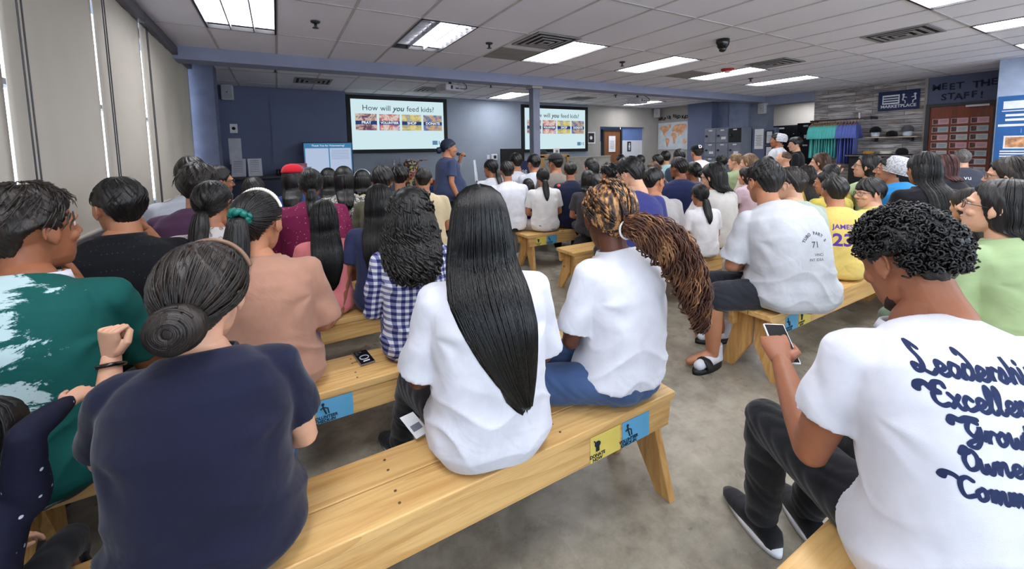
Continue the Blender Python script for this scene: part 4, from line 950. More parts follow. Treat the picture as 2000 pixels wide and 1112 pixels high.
def hair_geo(style, q, seed):
    R = srnd(seed)
    big = style == 'bigbun'
    if big: style = 'bun'
    if style in ('short', 'crop', 'messy', 'thick', 'curlyshort'):
        th = {'short': .013, 'crop': .009, 'messy': .02, 'thick': .024, 'curlyshort': .018}[style]
        g = cap('male', th, seed, .0035 if style in ('messy', 'thick') else .002, {'messy': .006, 'curlyshort': .006}.get(style, .0015), top=.01 if style != 'crop' else 0)
        if q >= 1 and style != 'crop':
            ps = []
            for i in range(260 if q == 2 else 90):
                # short tufts lying along the crown whorl
                ph = R.uniform(0, 2 * PI); te = R.uniform(.1, 1.45); L = R.uniform(.2, .45); p = []
                if abs((ph + PI) % (2 * PI) - PI) < .9 and te > .95: continue
                for t in np.linspace(0, 1, 6):
                    a = te + L * t; b = ph + .25 * t; rr_ = th + .004 + .012 * t * R.uniform(.2, 1) * (style != 'short')
                    p.append((math.sin(a) * math.sin(b) * (.074 + rr_), -.015 + math.sin(a) * math.cos(b) * (.096 + rr_), .03 + math.cos(a) * (.088 + rr_ + .004)))
                ps.append(p)
            if style != 'curlyshort': strands(g, ps, .0022)
        if style == 'curlyshort':
            for i in range(2900 if q == 2 else 450):
                ph = R.uniform(0, 2 * PI); te = math.acos(R.uniform(-.6, 1)); d = abs((ph + PI) % (2 * PI) - PI)
                if (d < 1.0 and te > 1.2) or (d < 1.95 and te > 1.6) or (te > 2.05 and R.rand() < .4): continue
                rr_ = .013 + R.uniform(0, .013); c = np.array([math.sin(te) * math.sin(ph) * (.074 + rr_), -.015 + math.sin(te) * math.cos(ph) * (.096 + rr_), .03 + math.cos(te) * (.088 + rr_)])
                u = R.normal(size=3); u /= np.linalg.norm(u); w_ = np.cross(u, R.normal(size=3)); w_ /= np.linalg.norm(w_); rad = R.uniform(.0045, .0075)
                n_ = R.uniform(.8, 1.4); p = [c + rad * (math.cos(t) * u + math.sin(t) * w_) + .012 * np.cross(u, w_) * t / 6 for t in np.linspace(0, 6.28 * n_, 10)]
                g.tube(p, .0026, 4, False)
        return g
    if style == 'bowl':
        return cap('fringe', .016, seed, .0025, 0, top=.008)
    if style == 'bald':
        return cap('bald', .008, seed, .0015)
    if style in ('long', 'longmed', 'bob', 'curlylong', 'straightlong'):
        g = cap('long', .015, seed, .0025 if style == 'curlylong' else .0007, .003 if style == 'curlylong' else 0, top=.006)
        if style == 'bob': secs = [(0, -.03, .04, .088, .1), (0, -.045, -.02, .093, .087), (0, -.04, -.08, .1, .08), (0, -.045, -.12, .1, .075), (0, -.045, -.135, .085, .06)]
        elif style == 'longmed': secs = [(0, -.03, .04, .086, .1), (0, -.05, -.03, .086, .083), (0, -.055, -.1, .078, .06), (0, -.07, -.16, .074, .045), (0, -.08, -.22, .06, .03), (0, -.08, -.255, .035, .018)]
        elif style == 'long': secs = [(0, -.03, .04, .086, .1), (0, -.05, -.03, .09, .083), (0, -.06, -.1, .09, .06), (0, -.09, -.2, .098, .04), (0, -.1, -.32, .09, .03), (.0, -.1, -.42, .06, .022), (0, -.1, -.46, .03, .015)]
        elif style == 'straightlong': secs = [(0, -.03, .05, .086, .102), (0, -.05, -.02, .096, .085), (0, -.06, -.09, .104, .066), (.0, -.092, -.17, .115, .042), (.02, -.108, -.25, .104, .03), (.04, -.108, -.33, .082, .026), (.06, -.1, -.405, .056, .022), (.078, -.09, -.46, .03, .018), (.088, -.085, -.49, .01, .01)]
        else: secs = [(0, -.03, .05, .086, .102), (0, -.045, -.02, .105, .09), (0, -.055, -.09, .118, .072), (.01, -.07, -.14, .112, .056), (.015, -.08, -.185, .09, .045), (.02, -.08, -.225, .05, .03)]
        drape(g, [(0, -.02, .098, .045, .058)] + secs, seed, .03, wave=.09 if style == 'curlylong' else 0)
        if q >= 1 or style == 'curlylong':
            ps = []; N = {2: 420, 1: 150, 0: 60}[q]; S = np.array(secs)
            for i in range(N):
                a = R.uniform(-PI, 0) if R.rand() < .85 else R.uniform(-PI - .5, .5)   # mostly the back
                off = R.uniform(.98, 1.04); e = R.uniform(.75, 1.0); p = []
                for t in np.linspace(0, e, 22 if style == 'curlylong' else 14):
                    k = t * (len(S) - 1); i0 = min(int(k), len(S) - 2); s_ = S[i0] * (1 - k + i0) + S[i0 + 1] * (k - i0)
                    w_ = (.02 * math.sin(t * 38 + i) if style == 'curlylong' else 0) * min(1, t * 3)
                    p.append((s_[0] + (s_[3] * off + w_) * math.cos(a), s_[1] + (s_[4] * off + w_) * math.sin(a) - .002, s_[2] + (.018 * math.cos(t * 38 + i) if style == 'curlylong' else 0)))
                top_ = [(.004 * math.cos(a), -.02 + .045 * math.sin(a), .1425), (.05 * math.cos(a), -.022 + .075 * math.sin(a), .128), (.077 * math.cos(a), -.026 + .1 * math.sin(a), .092)]
                ps.append(resample(np.array(top_ + p), 22 if style != 'curlylong' else 34))
            strands(g, ps, .0019 if style != 'curlylong' else .0042, 4 if style != 'curlylong' else 5)
            if style == 'curlylong':
                for i in range(800):                                # loose locks standing off the mass
                    a = R.uniform(-PI - .35, .35); t = R.uniform(-.45, 1.0)
                    if t < 0:
                        te = 1.35 * (1 + t / .45) + .1; c = np.array([math.sin(te) * math.cos(a) * .1, -.015 + math.sin(te) * math.sin(a) * .118, .032 + math.cos(te) * .11])
                        if math.sin(a) > -.1 and te > .8: continue
                    else:
                        k = .2 * (len(S) - 1) + t * .8 * (len(S) - 1); i0 = min(int(k), len(S) - 2); s_ = S[i0] * (1 - k + i0) + S[i0 + 1] * (k - i0)
                        k_ = R.uniform(.98, 1.1); c = np.array([s_[0] + s_[3] * math.cos(a) * k_, s_[1] + s_[4] * math.sin(a) * (k_ + .06), s_[2]])
                    r1 = R.uniform(.009, .018); ph = R.uniform(0, 6); L_ = R.uniform(.04, .08); tw = R.uniform(4, 8); o_ = np.array([math.cos(a), math.sin(a), .2])
                    g.tube([c + o_ * (r1 * .5 * (1 + math.cos(ph + tw * q_))) + np.array([-math.sin(a), math.cos(a), 0]) * r1 * math.sin(ph + tw * q_) - np.array([0, 0, L_ * q_]) for q_ in np.linspace(0, 1, 11)], [.0025] + [.0055] * 8 + [.004, .0012], 5, False)
        return g
    if style in ('pony', 'lowpony', 'bun', 'highpony'):
        g = cap('up', .011 if not big else .019, seed, .0022, top=.003)
        tie = {'pony': (.0, -.118, .03), 'highpony': (-.01, -.1, .085), 'lowpony': (0, -.108, -.035), 'bun': (0, -.114, -.034)}[style]; tie = np.array(tie)
        ps = []
        for i in range({2: 420, 1: 140, 0: 50}[q]):                 # strands swept back from the hairline to the tie
            ph = R.uniform(-PI, PI); d = abs(math.degrees(ph)); zl = np.interp(d, [k[0] for k in LINES['up']], [k[1] for k in LINES['up']]) + .004
            z = min(.1, zl) if R.rand() < .6 else R.uniform(zl, .115)
            ct = np.clip((z - .03) / .088, -1, 1); s = math.sqrt(max(0, 1 - ct * ct)); a = np.array([s * math.sin(ph), s * math.cos(ph), ct])
            b = (tie - np.array([0, -.015, .03])) / np.array([.085, .107, .1]); b /= np.linalg.norm(b); p = []
            if a[1] < -.97: continue
            for t in np.linspace(0, 1, 12):
                dq = a * (1 - t) + b * t; dq /= np.linalg.norm(dq); rr_ = (.0125 if not big else .0205) + .003 * math.sin(t * 3) + R.uniform(-.0006, .0006)
                low = -.03 * max(0, -dq[2]) if dq[2] < 0 else 0
                p.append((dq[0] * (.074 + rr_), -.015 + dq[1] * (.096 + rr_), .03 + dq[2] * (.088 + rr_)))
            ps.append(p)
        strands(g, ps, .0021 if q < 2 else .0017)
        if style == 'bun':
            c = tie + np.array([0, -.02, 0])
            bs = 1.18 if big else 1; g.ell(c, (.048 * bs, .036 * bs, .046 * bs), 24, 16)
            for i in range(70 if q == 2 else 20):
                t0 = R.uniform(0, 6.28); rr_ = R.uniform(.012, .046); tilt = R.normal(0, .25); p = []
                for t in np.linspace(0, R.uniform(3, 5.5), 18):
                    r1 = bs * rr_ * (1 - t * .04); p.append(c + np.array([math.cos(t0 + t) * r1, -.038 * bs * math.sqrt(max(.02, 1 - (r1 / (.052 * bs)) ** 2)) + .004 * tilt, math.sin(t0 + t) * r1 * (1 + .1 * tilt)]))
                g.tube(p, .0034 if q == 2 else .005, 5)
        else:
            L = {'pony': .3, 'highpony': .33, 'lowpony': .26}[style]
            secs = [(tie[0], tie[1], tie[2] + .012, .02, .018), (tie[0], tie[1] - .022, tie[2] - .01, .03, .024), (tie[0], tie[1] - .035, tie[2] - L * .3, .042, .03), (tie[0], tie[1] - .035, tie[2] - L * .65, .038, .026), (tie[0], tie[1] - .03, tie[2] - L * .9, .022, .016), (tie[0], tie[1] - .028, tie[2] - L, .006, .006)]
            drape(g, secs, seed + 2, .06, 60, wave=.02)
            if q:
                ps = []; S = np.array(secs)
                for i in range(150 if q == 2 else 50):
                    a = R.uniform(0, 2 * PI); e = R.uniform(.8, 1.05); off = R.uniform(.97, 1.1)
                    ps.append([(lambda s_: (s_[0] + s_[3] * off * math.cos(a), s_[1] + s_[4] * off * math.sin(a), s_[2]))(np.array([np.interp(min(t, 1), np.linspace(0, 1, len(S)), S[:, j]) for j in range(5)])) for t in np.linspace(0, e, 14)])
                strands(g, ps, .0018)
        return g
    raise ValueError(style)

def glasses_geo():
    g = G()
    for s in (-1, 1):
        a = np.linspace(0, 2 * PI, 22); g.tube([(s * .033 + .024 * np.sign(math.cos(t)) * abs(math.cos(t)) ** .7, .1 - .012 * abs(math.cos(t)) * (1 if s * math.cos(t) > 0 else 0), .004 + .018 * np.sign(math.sin(t)) * abs(math.sin(t)) ** .8) for t in a], .0016, 6, False)
        g.tube([(s * .057, .09, .01), (s * .077, .07, .012), (s * .083, .0, .008), (s * .082, -.012, -.006)], .0018, 6)
    g.tube([(-.01, .104, .008), (0, .107, .011), (.01, .104, .008)], .0015, 6); return g

def settle_hair(g, M, sh, J):
    """long hair rests on the shirt's back instead of running through it"""
    Mn = np.array(M); v = gtransform(g.arr(), Mn); z1 = J['neck'][2] + .07
    low = v[:, 2] < z1
    if low.sum() < 30: return
    tree = BVHTree.FromPolygons([tuple(x.co) for x in sh.data.vertices], [tuple(p.vertices) for p in sh.data.polygons])
    zs = np.arange(v[:, 2].min() - .02, z1 + .02, .015); sf = []
    for z in zs:
        m_ = low & (np.abs(v[:, 2] - z) < .012)
        if not m_.any(): sf.append(0); continue
        cx, my = v[m_, 0].mean(), v[m_, 1].mean(); ys = []
        for x in (cx - .05, cx, cx + .05):
            h = tree.ray_cast(Vector((x, -1, z)), Vector((0, 1, 0)))
            if h[0] is not None: ys.append(h[0].y)
        sf.append(min(0, min(ys) - .016 - my) if ys else 0)
    sf = np.array(sf)
    if len(sf) > 6: sf = np.convolve(np.pad(sf, 3, 'edge'), np.ones(7) / 7, 'valid')
    v[:, 1] += np.where(low, np.interp(v[:, 2], zs, sf) * np.clip((z1 - v[:, 2]) / .06, 0, 1), 0)
    for i in np.where(low & (v[:, 2] < z1 - .03))[0]:
        h = tree.ray_cast(Vector((v[i, 0], -1, v[i, 2])), Vector((0, 1, 0)))
        if h[0] is not None and v[i, 1] > h[0].y - .004: v[i, 1] = h[0].y - .004
    v = gtransform(v, np.linalg.inv(Mn)); g.v = [v]; g.n = len(v)
# ---------------------------------------------------------------- the figure
def rotz(p, a):
    c, s = math.cos(a), math.sin(a); return np.array([p[0] * c - p[1] * s, p[0] * s + p[1] * c, p[2]])
def skeleton(P, s, seat):
    """joints in the person's own frame: +y forward, origin on the floor under the hips"""
    J = {}; b = P.get('build', 1.0); stand = P.get('stand', False)
    hz = (seat + .095 * s) if not stand else .93 * s
    lean = math.radians(P.get('lean', 12)); side = math.radians(P.get('side', 0))
    J['pelvis'] = np.array([0, 0, hz])
    # spine: slouched curve, integrated
    sp = [J['pelvis'].copy()]; k = 8
    for i in range(k):
        t = i / (k - 1); a = lean * (.25 + 1.5 * t) + (-.22 * (1 - t) if not stand else 0)
        sp.append(sp[-1] + .5 * s / k * np.array([math.sin(side) * math.cos(a), math.sin(a), math.cos(a) * math.cos(side)]))
    J['spine'] = np.array(sp); J['neck'] = sp[-1]
    a = lean * 1.1; J['tilt'] = a
    J['head'] = J['neck'] + s ** .8 * np.array([math.sin(side) * .15, .032 + math.sin(a * .6) * .12, .146])
    ch = sp[-2]; sw = .172 * s * b ** .5
    for n_, sg in (('L', -1), ('R', 1)):
        S = ch + np.array([sg * sw, -.005, -.012 * s + sg * math.sin(side) * -.1]); J['sh' + n_] = S
        A = P.get('arm' + n_, 'lap')
        if A == 'lap': E = S + s * np.array([sg * .055, .045, -.27]); W = np.array([sg * .07 * s, max(E[1] + .16 * s, .22 * s), hz + .085 * s])
        elif A == 'down': E = S + s * np.array([sg * .06, -.01, -.28]); W = E + s * np.array([sg * .0, .06, -.24])
        elif A == 'fold': E = S + s * np.array([sg * .05, .1, -.25]); W = E + s * np.array([-sg * .22, .12, .03])
        else: E = S + s * np.array(A[0]) * [1, 1, 1]; W = S + s * np.array(A[1])
        J['el' + n_] = E; J['wr' + n_] = W
        la = math.radians(P.get('legyaw', 0)) * -1
        hipx = sg * .088 * s; sp_ = P.get('knees', .13) * s * sg
        hip = rotz((hipx, .0, 0), la) + [0, 0, hz]
        if stand:
            J['hip' + n_] = hip; J['kn' + n_] = np.array([sg * .1 * s, .01, .5 * s]); J['an' + n_] = np.array([sg * .11 * s, -.02, .085 * s]); J['ft' + n_] = 0
        else:
            L = P.get('leg' + n_)
            kn = rotz((sp_, .42 * s, 0), la) + [0, 0, seat + .06 * s]
            fz = max(.085, kn[2] - .41 * s)
            an = rotz((sp_ * 1.05, .44 * s, 0), la) + [0, 0, fz]
            if L: kn = np.array(L[0]); an = np.array(L[1])
            J['hip' + n_] = hip; J['kn' + n_] = kn; J['an' + n_] = an; J['ft' + n_] = la
    return J
def limb(g, a, b, r0, r1, m=16, mid=0):
    a, b = np.asarray(a), np.asarray(b); n = 7; P = [a + (b - a) * t for t in np.linspace(0, 1, n)]
    g.tube(P, [r0 + (r1 - r0) * t + mid * math.sin(PI * t) for t in np.linspace(0, 1, n)], m)
TORSO = [(-.085, .125, .10), (-.04, .165, .125), (.02, .172, .125), (.12, .148, .108), (.22, .15, .108), (.32, .163, .115), (.4, .16, .108), (.45, .13, .09), (.485, .085, .07), (.51, .058, .058)]
def torso(g, J, s, b, off=0, belly=0, top=.51, bot=-.085, wide=0, m=32, sway=0, hem=0):
    sp = J['spine']; L = .5 * s; secs = []
    tt = np.linspace(bot, top, 22)
    for z in tt:
        hw = np.interp(z, [q[0] for q in TORSO], [q[1] for q in TORSO]) * s * b; hd = np.interp(z, [q[0] for q in TORSO], [q[2] for q in TORSO]) * s * b
        k = z * s / L * (len(sp) - 1)
        if k <= 0: c = sp[0] + np.array([0, 0, z * s]); tl = 0
        else:
            k = min(k, len(sp) - 1.001) if z <= .5 else len(sp) - 1.001
            i = int(k); c = sp[i] * (1 - k + i) + sp[i + 1] * (k - i); d = sp[i + 1] - sp[i]; tl = -math.atan2(d[1], d[2])
            if z > .5: c = c + d / np.linalg.norm(d) * (z - .5) * s
        f = math.exp(-((z - .1) / .13) ** 2)
        hd += belly * f * s; c = c + np.array([0, belly * .6 * f * s, 0]); hw += belly * .5 * f * s
        lo = max(0, (.3 - z) / .35)
        hw += off + wide * min(1, lo); hd += off + wide * .8 * min(1, lo)
        secs.append((c, hw, hd, tl))
    g.loft(secs, m, 2.35)
def shirt_folds(v, nrm, J, s, amp, seed):
    r = srnd(seed); d = np.zeros(len(v)); z0 = J['pelvis'][2]; zt = J['neck'][2]; h = (v[:, 2] - z0) / (zt - z0 + 1e-6)
    for sg, n_ in ((-1, 'L'), (1, 'R')):                   # folds radiating from each armpit
        c = J['sh' + n_] + np.array([sg * .02, 0, -.085 * s]); q = v - c; a = np.arctan2(q[:, 2], q[:, 0] * sg * -1); rad = np.linalg.norm(q, axis=1)
        inn = np.clip(q[:, 0] * sg * -1 / .05, 0, 1)
        d += inn * np.exp(-((rad - .14) / .07) ** 2) * (np.sin(a * 4.3 + r.uniform(0, 6) + 2.5 * np.sin(rad * 9 + r.uniform(0, 6)))) * .5
        qa = v - (J['sh' + n_] + J['el' + n_]) / 2; ra = np.linalg.norm(qa * [1, 1, .7], axis=1)
        d += np.exp(-(ra / .09) ** 2) * np.sin(v[:, 2] * 34 + 22 * v[:, 0] * sg + 9 * v[:, 1] + r.uniform(0, 6)) * .45
    w_ = v[:, 0] * r.uniform(-6, 6) + 1.3 * np.sin(v[:, 0] * 16 + r.uniform(0, 6)) + .8 * np.sin(v[:, 1] * 19 + v[:, 2] * 12)
    d += np.exp(-((h - .12) / .22) ** 2) * (1 - np.abs(np.sin(v[:, 2] * 24 + w_)) ** .6 - .35) * 1.1    # slouch folds at the waist
    d += .35 * np.sin(v[:, 0] * 27 + 2 * np.sin(v[:, 2] * 11 + r.uniform(0, 6))) * np.clip(1 - h * 1.1, 0, 1)
    d += .25 * np.sin(v[:, 2] * 45 + 20 * v[:, 0] + 2 * np.sin(v[:, 1] * 30)) * np.clip(np.abs(v[:, 0]) / (.2 * s) - .7, 0, 1) * 1.5
    return v + nrm * (d * amp)[:, None]
SHOE = None
def shoe_geo():
    up, so = G(), G()
    up.loft([((0, y, .04 + dz), hw, hd, -PI / 2 + .001) for y, dz, hw, hd in ((-.075, .0, .025, .03), (-.06, .008, .036, .042), (0, .01, .04, .044), (.06, -.002, .044, .034), (.12, -.01, .044, .024), (.16, -.014, .036, .018), (.185, -.016, .018, .01))], 20, 2.4)
    pts = [(.044 * math.sin(t) * (1 + .12 * math.cos(t - .3)), .05 + .14 * -math.cos(t)) for t in np.linspace(0, 2 * PI, 30, endpoint=False)]
    so.prism([(x, y, 0) for x, y in pts], (0, 0, .026)); return up, so
def gtransform(v, M):
    M = np.array(M); return v @ M[:3, :3].T + M[:3, 3]
PEOPLE = {}
DBG = []
def person(P):
    n_ = P['id']; q = P.get('q', 0); seat = P.get('seat', .46); b = P.get('build', 1.0); stand = P.get('stand', False); fem = P.get('fem', False)
    az = -math.radians(P['az']); seed = sum(map(ord, n_)) * 7
    R = ray(P['u'], P['v']); row = P['row']; Yh = row + .08
    for it in range(12):
        hp = CAM + R * (Yh / R[1]); lo, hi = .4, 1.5
        for k in range(24):
            s = (lo + hi) / 2
            if skeleton(P, s, seat)['head'][2] > hp[2]: hi = s
            else: lo = s
        J = skeleton(P, s, seat); off = rotz(J['head'], az); root = hp - off
        Yh += row - root[1]
        if abs(row - root[1]) < .002: break
    if 'warms' in P:
        for a_, (e_, w2) in P['warms'].items():
            S_ = J['sh' + a_]; P['arm' + a_] = tuple(tuple((rotz(np.array(aty(q_[0], q_[1], q_[2])) - [root[0], root[1], 0], -az) - S_) / s) for q_ in (e_, w2))
        J = skeleton(P, s, seat)
    if 'wlegs' in P:
        for a_, (k_, n2) in P['wlegs'].items(): P['leg' + a_] = tuple(tuple(rotz(np.array(w_, float) - [root[0], root[1], 0], -az)) for w_ in (k_, n2))
        J = skeleton(P, s, seat)
        for a_ in P['wlegs']: dd = J['kn' + a_] - J['hip' + a_]; J['ft' + a_] = math.atan2(-dd[0], dd[1])
    DBG.append('%s s=%.2f root=(%.2f,%.2f) headz=%.2f' % (n_, s, root[0], root[1], hp[2]))
    hs = P.get('hs', 1.0) * (s ** .45 if s < .9 else s ** .8) * 1.02
    vox = {2: .0085, 1: .0105, 0: .0145}[q]
    skin = SK[P.get('skin', 'light')]
    J['head'][2] = J['head'][2]
    # head matrix
    hy = -math.radians(P.get('haz', P['az']) - P['az'])
    M = Matrix.Translation(J['head']) @ Matrix.Rotation(hy, 4, 'Z') @ Matrix.Rotation(math.radians(P.get('pitch', -4)), 4, 'X') @ Matrix.Rotation(math.radians(P.get('roll', 0)), 4, 'Y') @ Matrix.Scale(hs, 4)
    Mn = np.array(M)
    # ---- body
    g = G(); torso(g, J, s, b * .96, -.004, P.get('belly', 0))
    nb = Mn @ np.array([0, -.035, -.11, 1]); rn = (.047 if fem else .056) * hs * P.get('neck', 1)
    g.tube([J['neck'] - [0, .0, .03 * s], J['neck'] + [0, .004, .01 * s], nb[:3]], [rn * 1.25, rn * 1.08, rn], 20)
    ar = P.get('armr', 1.0) * s * (.92 if fem else 1)
    for a in 'LR':
        S, E, W = J['sh' + a], J['el' + a], J['wr' + a]
        limb(g, S, E, .05 * ar, .038 * ar, mid=.005); limb(g, E, W, .039 * ar, .0265 * ar, mid=.005)
    shorts = P.get('shorts'); pants_on = P.get('pants') is not None
    for a in 'LR':
        limb(g, J['hip' + a], J['kn' + a], .078 * s, .052 * s); limb(g, J['kn' + a], J['an' + a], .052 * s, .034 * s, mid=.008)
        if shorts or P.get('barefeet'):
            fa = J['ft' + a]; g.tube([J['an' + a], J['an' + a] + rotz((0, .09, -.04), fa), J['an' + a] + rotz((0, .16, -.055), fa)], [.034 * s, .034 * s, .026 * s], 12)
    me = remesh(g, vox, 4)
    bv, bf = mverts(me), mfaces(me); bpy.data.meshes.remove(me)
    G2 = G().add(bv, bf)
    hv, hf = get_head(q, fem); G2.add(gtransform(hv, Mn), hf)
    for a, sg in (('L', -1), ('R', 1)):
        kind = P.get('hand' + a, 'relaxed'); vv, ff = get_hand(kind, 1 if q else 0)
        d = J['wr' + a] - J['el' + a]; d = d / np.linalg.norm(d)
        up = np.array(P.get('palm' + a, (sg * .25, -.1, 1.0)), float); up -= d * up.dot(d); up /= np.linalg.norm(up)
        hd_ = P.get('handdir' + a)
        if hd_ is not None: d = np.array(hd_, float); d /= np.linalg.norm(d); up = up - d * up.dot(d); up /= np.linalg.norm(up)
        x = np.cross(d, up); X = x * (1 if a == 'R' else -1); v = vv * (s ** .7 * (.93 if fem else 1.02))
        w = J['wr' + a] + np.outer(v[:, 0], X) + np.outer(v[:, 1], d) + np.outer(v[:, 2], up)
        G2.add(w, ff if a == 'R' else [t[::-1] for t in ff])
    body = ob('person', G2, skin, None, True); body.location = (root[0], root[1], 0); body.rotation_euler = (0, 0, az)
    tag(body, P['label'], 'person', P.get('group', 'seated audience' if not stand else None))
    PEOPLE[n_] = dict(o=body, J=J, M=M, s=s, root=root, az=az, P=P)
    # ---- shirt
    sl = P.get('sleeve', 'short'); off = P.get('loose', .018) * s; g = G()
    torso(g, J, s, b, off, P.get('belly', 0), top=.505, bot=P.get('hem', -.075), wide=P.get('flare', .012) * s, m=44)
    for a in 'LR':
        S, E, W = J['sh' + a], J['el' + a], J['wr' + a]; i = J['spine'][-2]
        g.tube([i + (S - i) * .35, S + (0, 0, .004)], [.062 * s, .06 * s], 16)
        if sl == 'short':
            t = P.get('slen', .68); e = S + (E - S) * t; g.tube([S, S + (E - S) * t * .5, e], [.06 * s, .064 * s, .069 * s * P.get('slv', 1)], 20, False)
            g.ell(S, (.061 * s,) * 3)
        elif sl == 'long':
            limb(g, S, E, .06 * s, .05 * s, mid=.006); limb(g, E, E + (W - E) * .93, .05 * s, .037 * s, mid=.004)
        elif sl == 'tank': g.ell(S - [0, 0, .0], (.05 * s, .05 * s, .045 * s))
    me = remesh(g, vox * (.85 if q == 2 else 1), 3)
    v = mverts(me); v = shirt_folds(v, mnorms(me), J, s, P.get('fold', .0105 if q == 2 else .0065) * (s ** .5), seed)
    if not stand: v[:, 2] = np.where((v[:, 2] < seat + .006) & (v[:, 1] < .26) & (np.abs(v[:, 1]) < .2), seat + .006, v[:, 2])
    # neck opening: drop the shirt below the neckline
    mset(me, v); me.shade_smooth(); me.name = 'shirt'
    sh = ob('shirt', me, P['shirt'], body, label=P.get('shirtlabel'))
    c = J['neck'] + np.array([0, -.004, .002 * s]); tl = .34 + J['tilt'] * .3
    a = np.linspace(0, 2 * PI, 40, endpoint=False); kk = 1.1 if P.get('collar') else 1; hw, hd = (.074 * b ** .3 * s * kk, .07 * s * kk); c = c + [0, 0, .008 * (kk > 1)]
    if P.get('neckline', 1):
        cm = P.get('collar')
        P3 = [c + np.array([hw * math.cos(t), hd * math.sin(t) * 1.0 + .006, -.014 * math.sin(t) - .002 + .0]) for t in a]; g = G()
        kc = .013 if not cm else .022
        ring = []
        for i, p in enumerate(P3):
            o_ = np.array([math.cos(a[i]), math.sin(a[i]), 0]); ring.append([p + o_ * .014 - [0, 0, kc], p + o_ * .004 + [0, 0, kc * .9], p - o_ * .003 + [0, 0, kc * .8], p - o_ * .006 - [0, 0, kc]])
        ring = np.array(ring); g.rings(np.concatenate([ring, ring[:1]]), cap=False)
        ob('collar', g, cm or P['shirt'], body, True)
    # ---- trousers
    if pants_on:
        g = G(); po = .014 * s
        sp0 = J['pelvis']; la = J['ftL'] if not stand else 0
        g.loft([(sp0 + np.array([0, 0, z * s]), hw_ * s * b + po, hd_ * s * b + po) for z, hw_, hd_ in ((-.09, .12, .1), (-.05, .165, .128), (.0, .172, .125), (.06, .158, .115), (.09, .15, .11))], 32, 2.3)
        for a_ in 'LR':
            Hh, K, A = J['hip' + a_], J['kn' + a_], J['an' + a_]
            if shorts: e = Hh + (K - Hh) * .92; g.tube([Hh, (Hh + e) / 2, e], [.09 * s, .088 * s, .083 * s], 20)
            else: limb(g, Hh, K, .09 * s, .068 * s, 20); limb(g, K, A + (K - A) * .05, .066 * s, .052 * s * P.get('hemw', 1), 18)
        me = remesh(g, vox, 3); v = mverts(me); nn = mnorms(me); r = srnd(seed + 3)
        d = .004 * np.abs(np.sin(v[:, 1] * 38 + 3 * np.sin(v[:, 2] * 25 + v[:, 0] * 15))) + .003 * np.sin(v[:, 2] * 52 + 12 * v[:, 0]); v = v + nn * d[:, None]
        if not stand:
            y2 = v[:, 1] * math.cos(-0) ; v[:, 2] = np.where((v[:, 2] < seat + .003) & (v[:, 2] > seat - .13) & (np.hypot(v[:, 0], v[:, 1]) < .27), seat + .003, v[:, 2])
        else: v = v
        mset(me, v); me.shade_smooth(); ob('shorts' if shorts else 'trousers', me, P['pants'], body)
    # ---- shoes
    if P.get('shoes'):
        global SHOE
        if SHOE is None:
            u_, s_ = shoe_geo(); SHOE = (u_.mesh('shoe', True), s_.mesh('sole', True))
        for a_ in 'LR':
            A = J['an' + a_]; o = ob('shoe', SHOE[0].copy(), P['shoes'], body, label=None); o.location = (A[0], A[1] + .0, A[2] - .085); o.rotation_euler = (0, 0, J['ft' + a_] - math.radians(P.get('toe', 6)) * (1 if a_ == 'R' else -1)); o.scale = (s, s, 1)
            ob('sole', SHOE[1].copy(), P.get('sole', whitem), o)
    # ---- hair
    hst = P.get('hair', 'short')
    if callable(hst): hg = hst(q, seed)
    elif hst: hg = hair_geo(hst, q, seed)
    else: hg = None
    if hg is not None:
        for gg in ([hg] if isinstance(hg, G) else [x for x, _ in hg]): settle_hair(gg, M, sh, J)
        for gg, mm in ([(hg, P.get('haircol', HB))] if isinstance(hg, G) else hg):
            h = ob('hair', gg, mm, body, True); h.matrix_local = M
    # ---- face
    if P.get('face'):
        for sg in (-1, 1):
            e = ob('eye', G().ell((0, 0, 0), (.0115, .0115, .0115), 14, 10), eyem, body, True); e.matrix_local = M @ Matrix.Translation((sg * .031, .0735, .007))
            bmesh_iris = G().ell((0, .0085, 0), (.0055, .004, .0055), 12, 8); i_ = ob('iris', bmesh_iris, irism, e, True)
        g = G()
        for sg in (-1, 1): g.tube([(sg * .016, .0925, .025), (sg * .034, .089, .031), (sg * .05, .076, .027)], [.0025, .0035, .0015], 6, True, .6)
        h = ob('eyebrows', g, P.get('haircol', HB), body, True); h.matrix_local = M
        g = G(); g.tube([(-.02, .084, -.0595), (-.008, .0965, -.056), (0, .098, -.0575), (.008, .0965, -.056), (.02, .084, -.0595)], [.001, .0035, .003, .0035, .001], 6); g.tube([(-.018, .084, -.062), (0, .0945, -.067), (.018, .084, -.062)], [.001, .005, .001], 6)
        h = ob('lips', g, lipm, body, True); h.matrix_local = M
    if P.get('glasses'): h = ob('glasses', glasses_geo(), darkm, body, True); h.matrix_local = M
    if P.get('beard'):
        g = G(); g.loft([((0, .054, -.122), .017, .023), ((0, .051, -.109), .032, .036), ((0, .046, -.092), .044, .042), ((0, .046, -.08), .0475, .036), ((0, .048, -.074), .03, .02)], 28, 2.0)
        v = g.v[0]; f_ = v[:, 2] > -.075; v[:, 1] -= np.where((v[:, 2] > -.1) & (v[:, 1] > .04), .01, 0)
        h = ob('beard', g, beardm, body, True); h.matrix_local = M
    for fn in P.get('extra', ()): fn(PEOPLE[n_])
    return PEOPLE[n_]
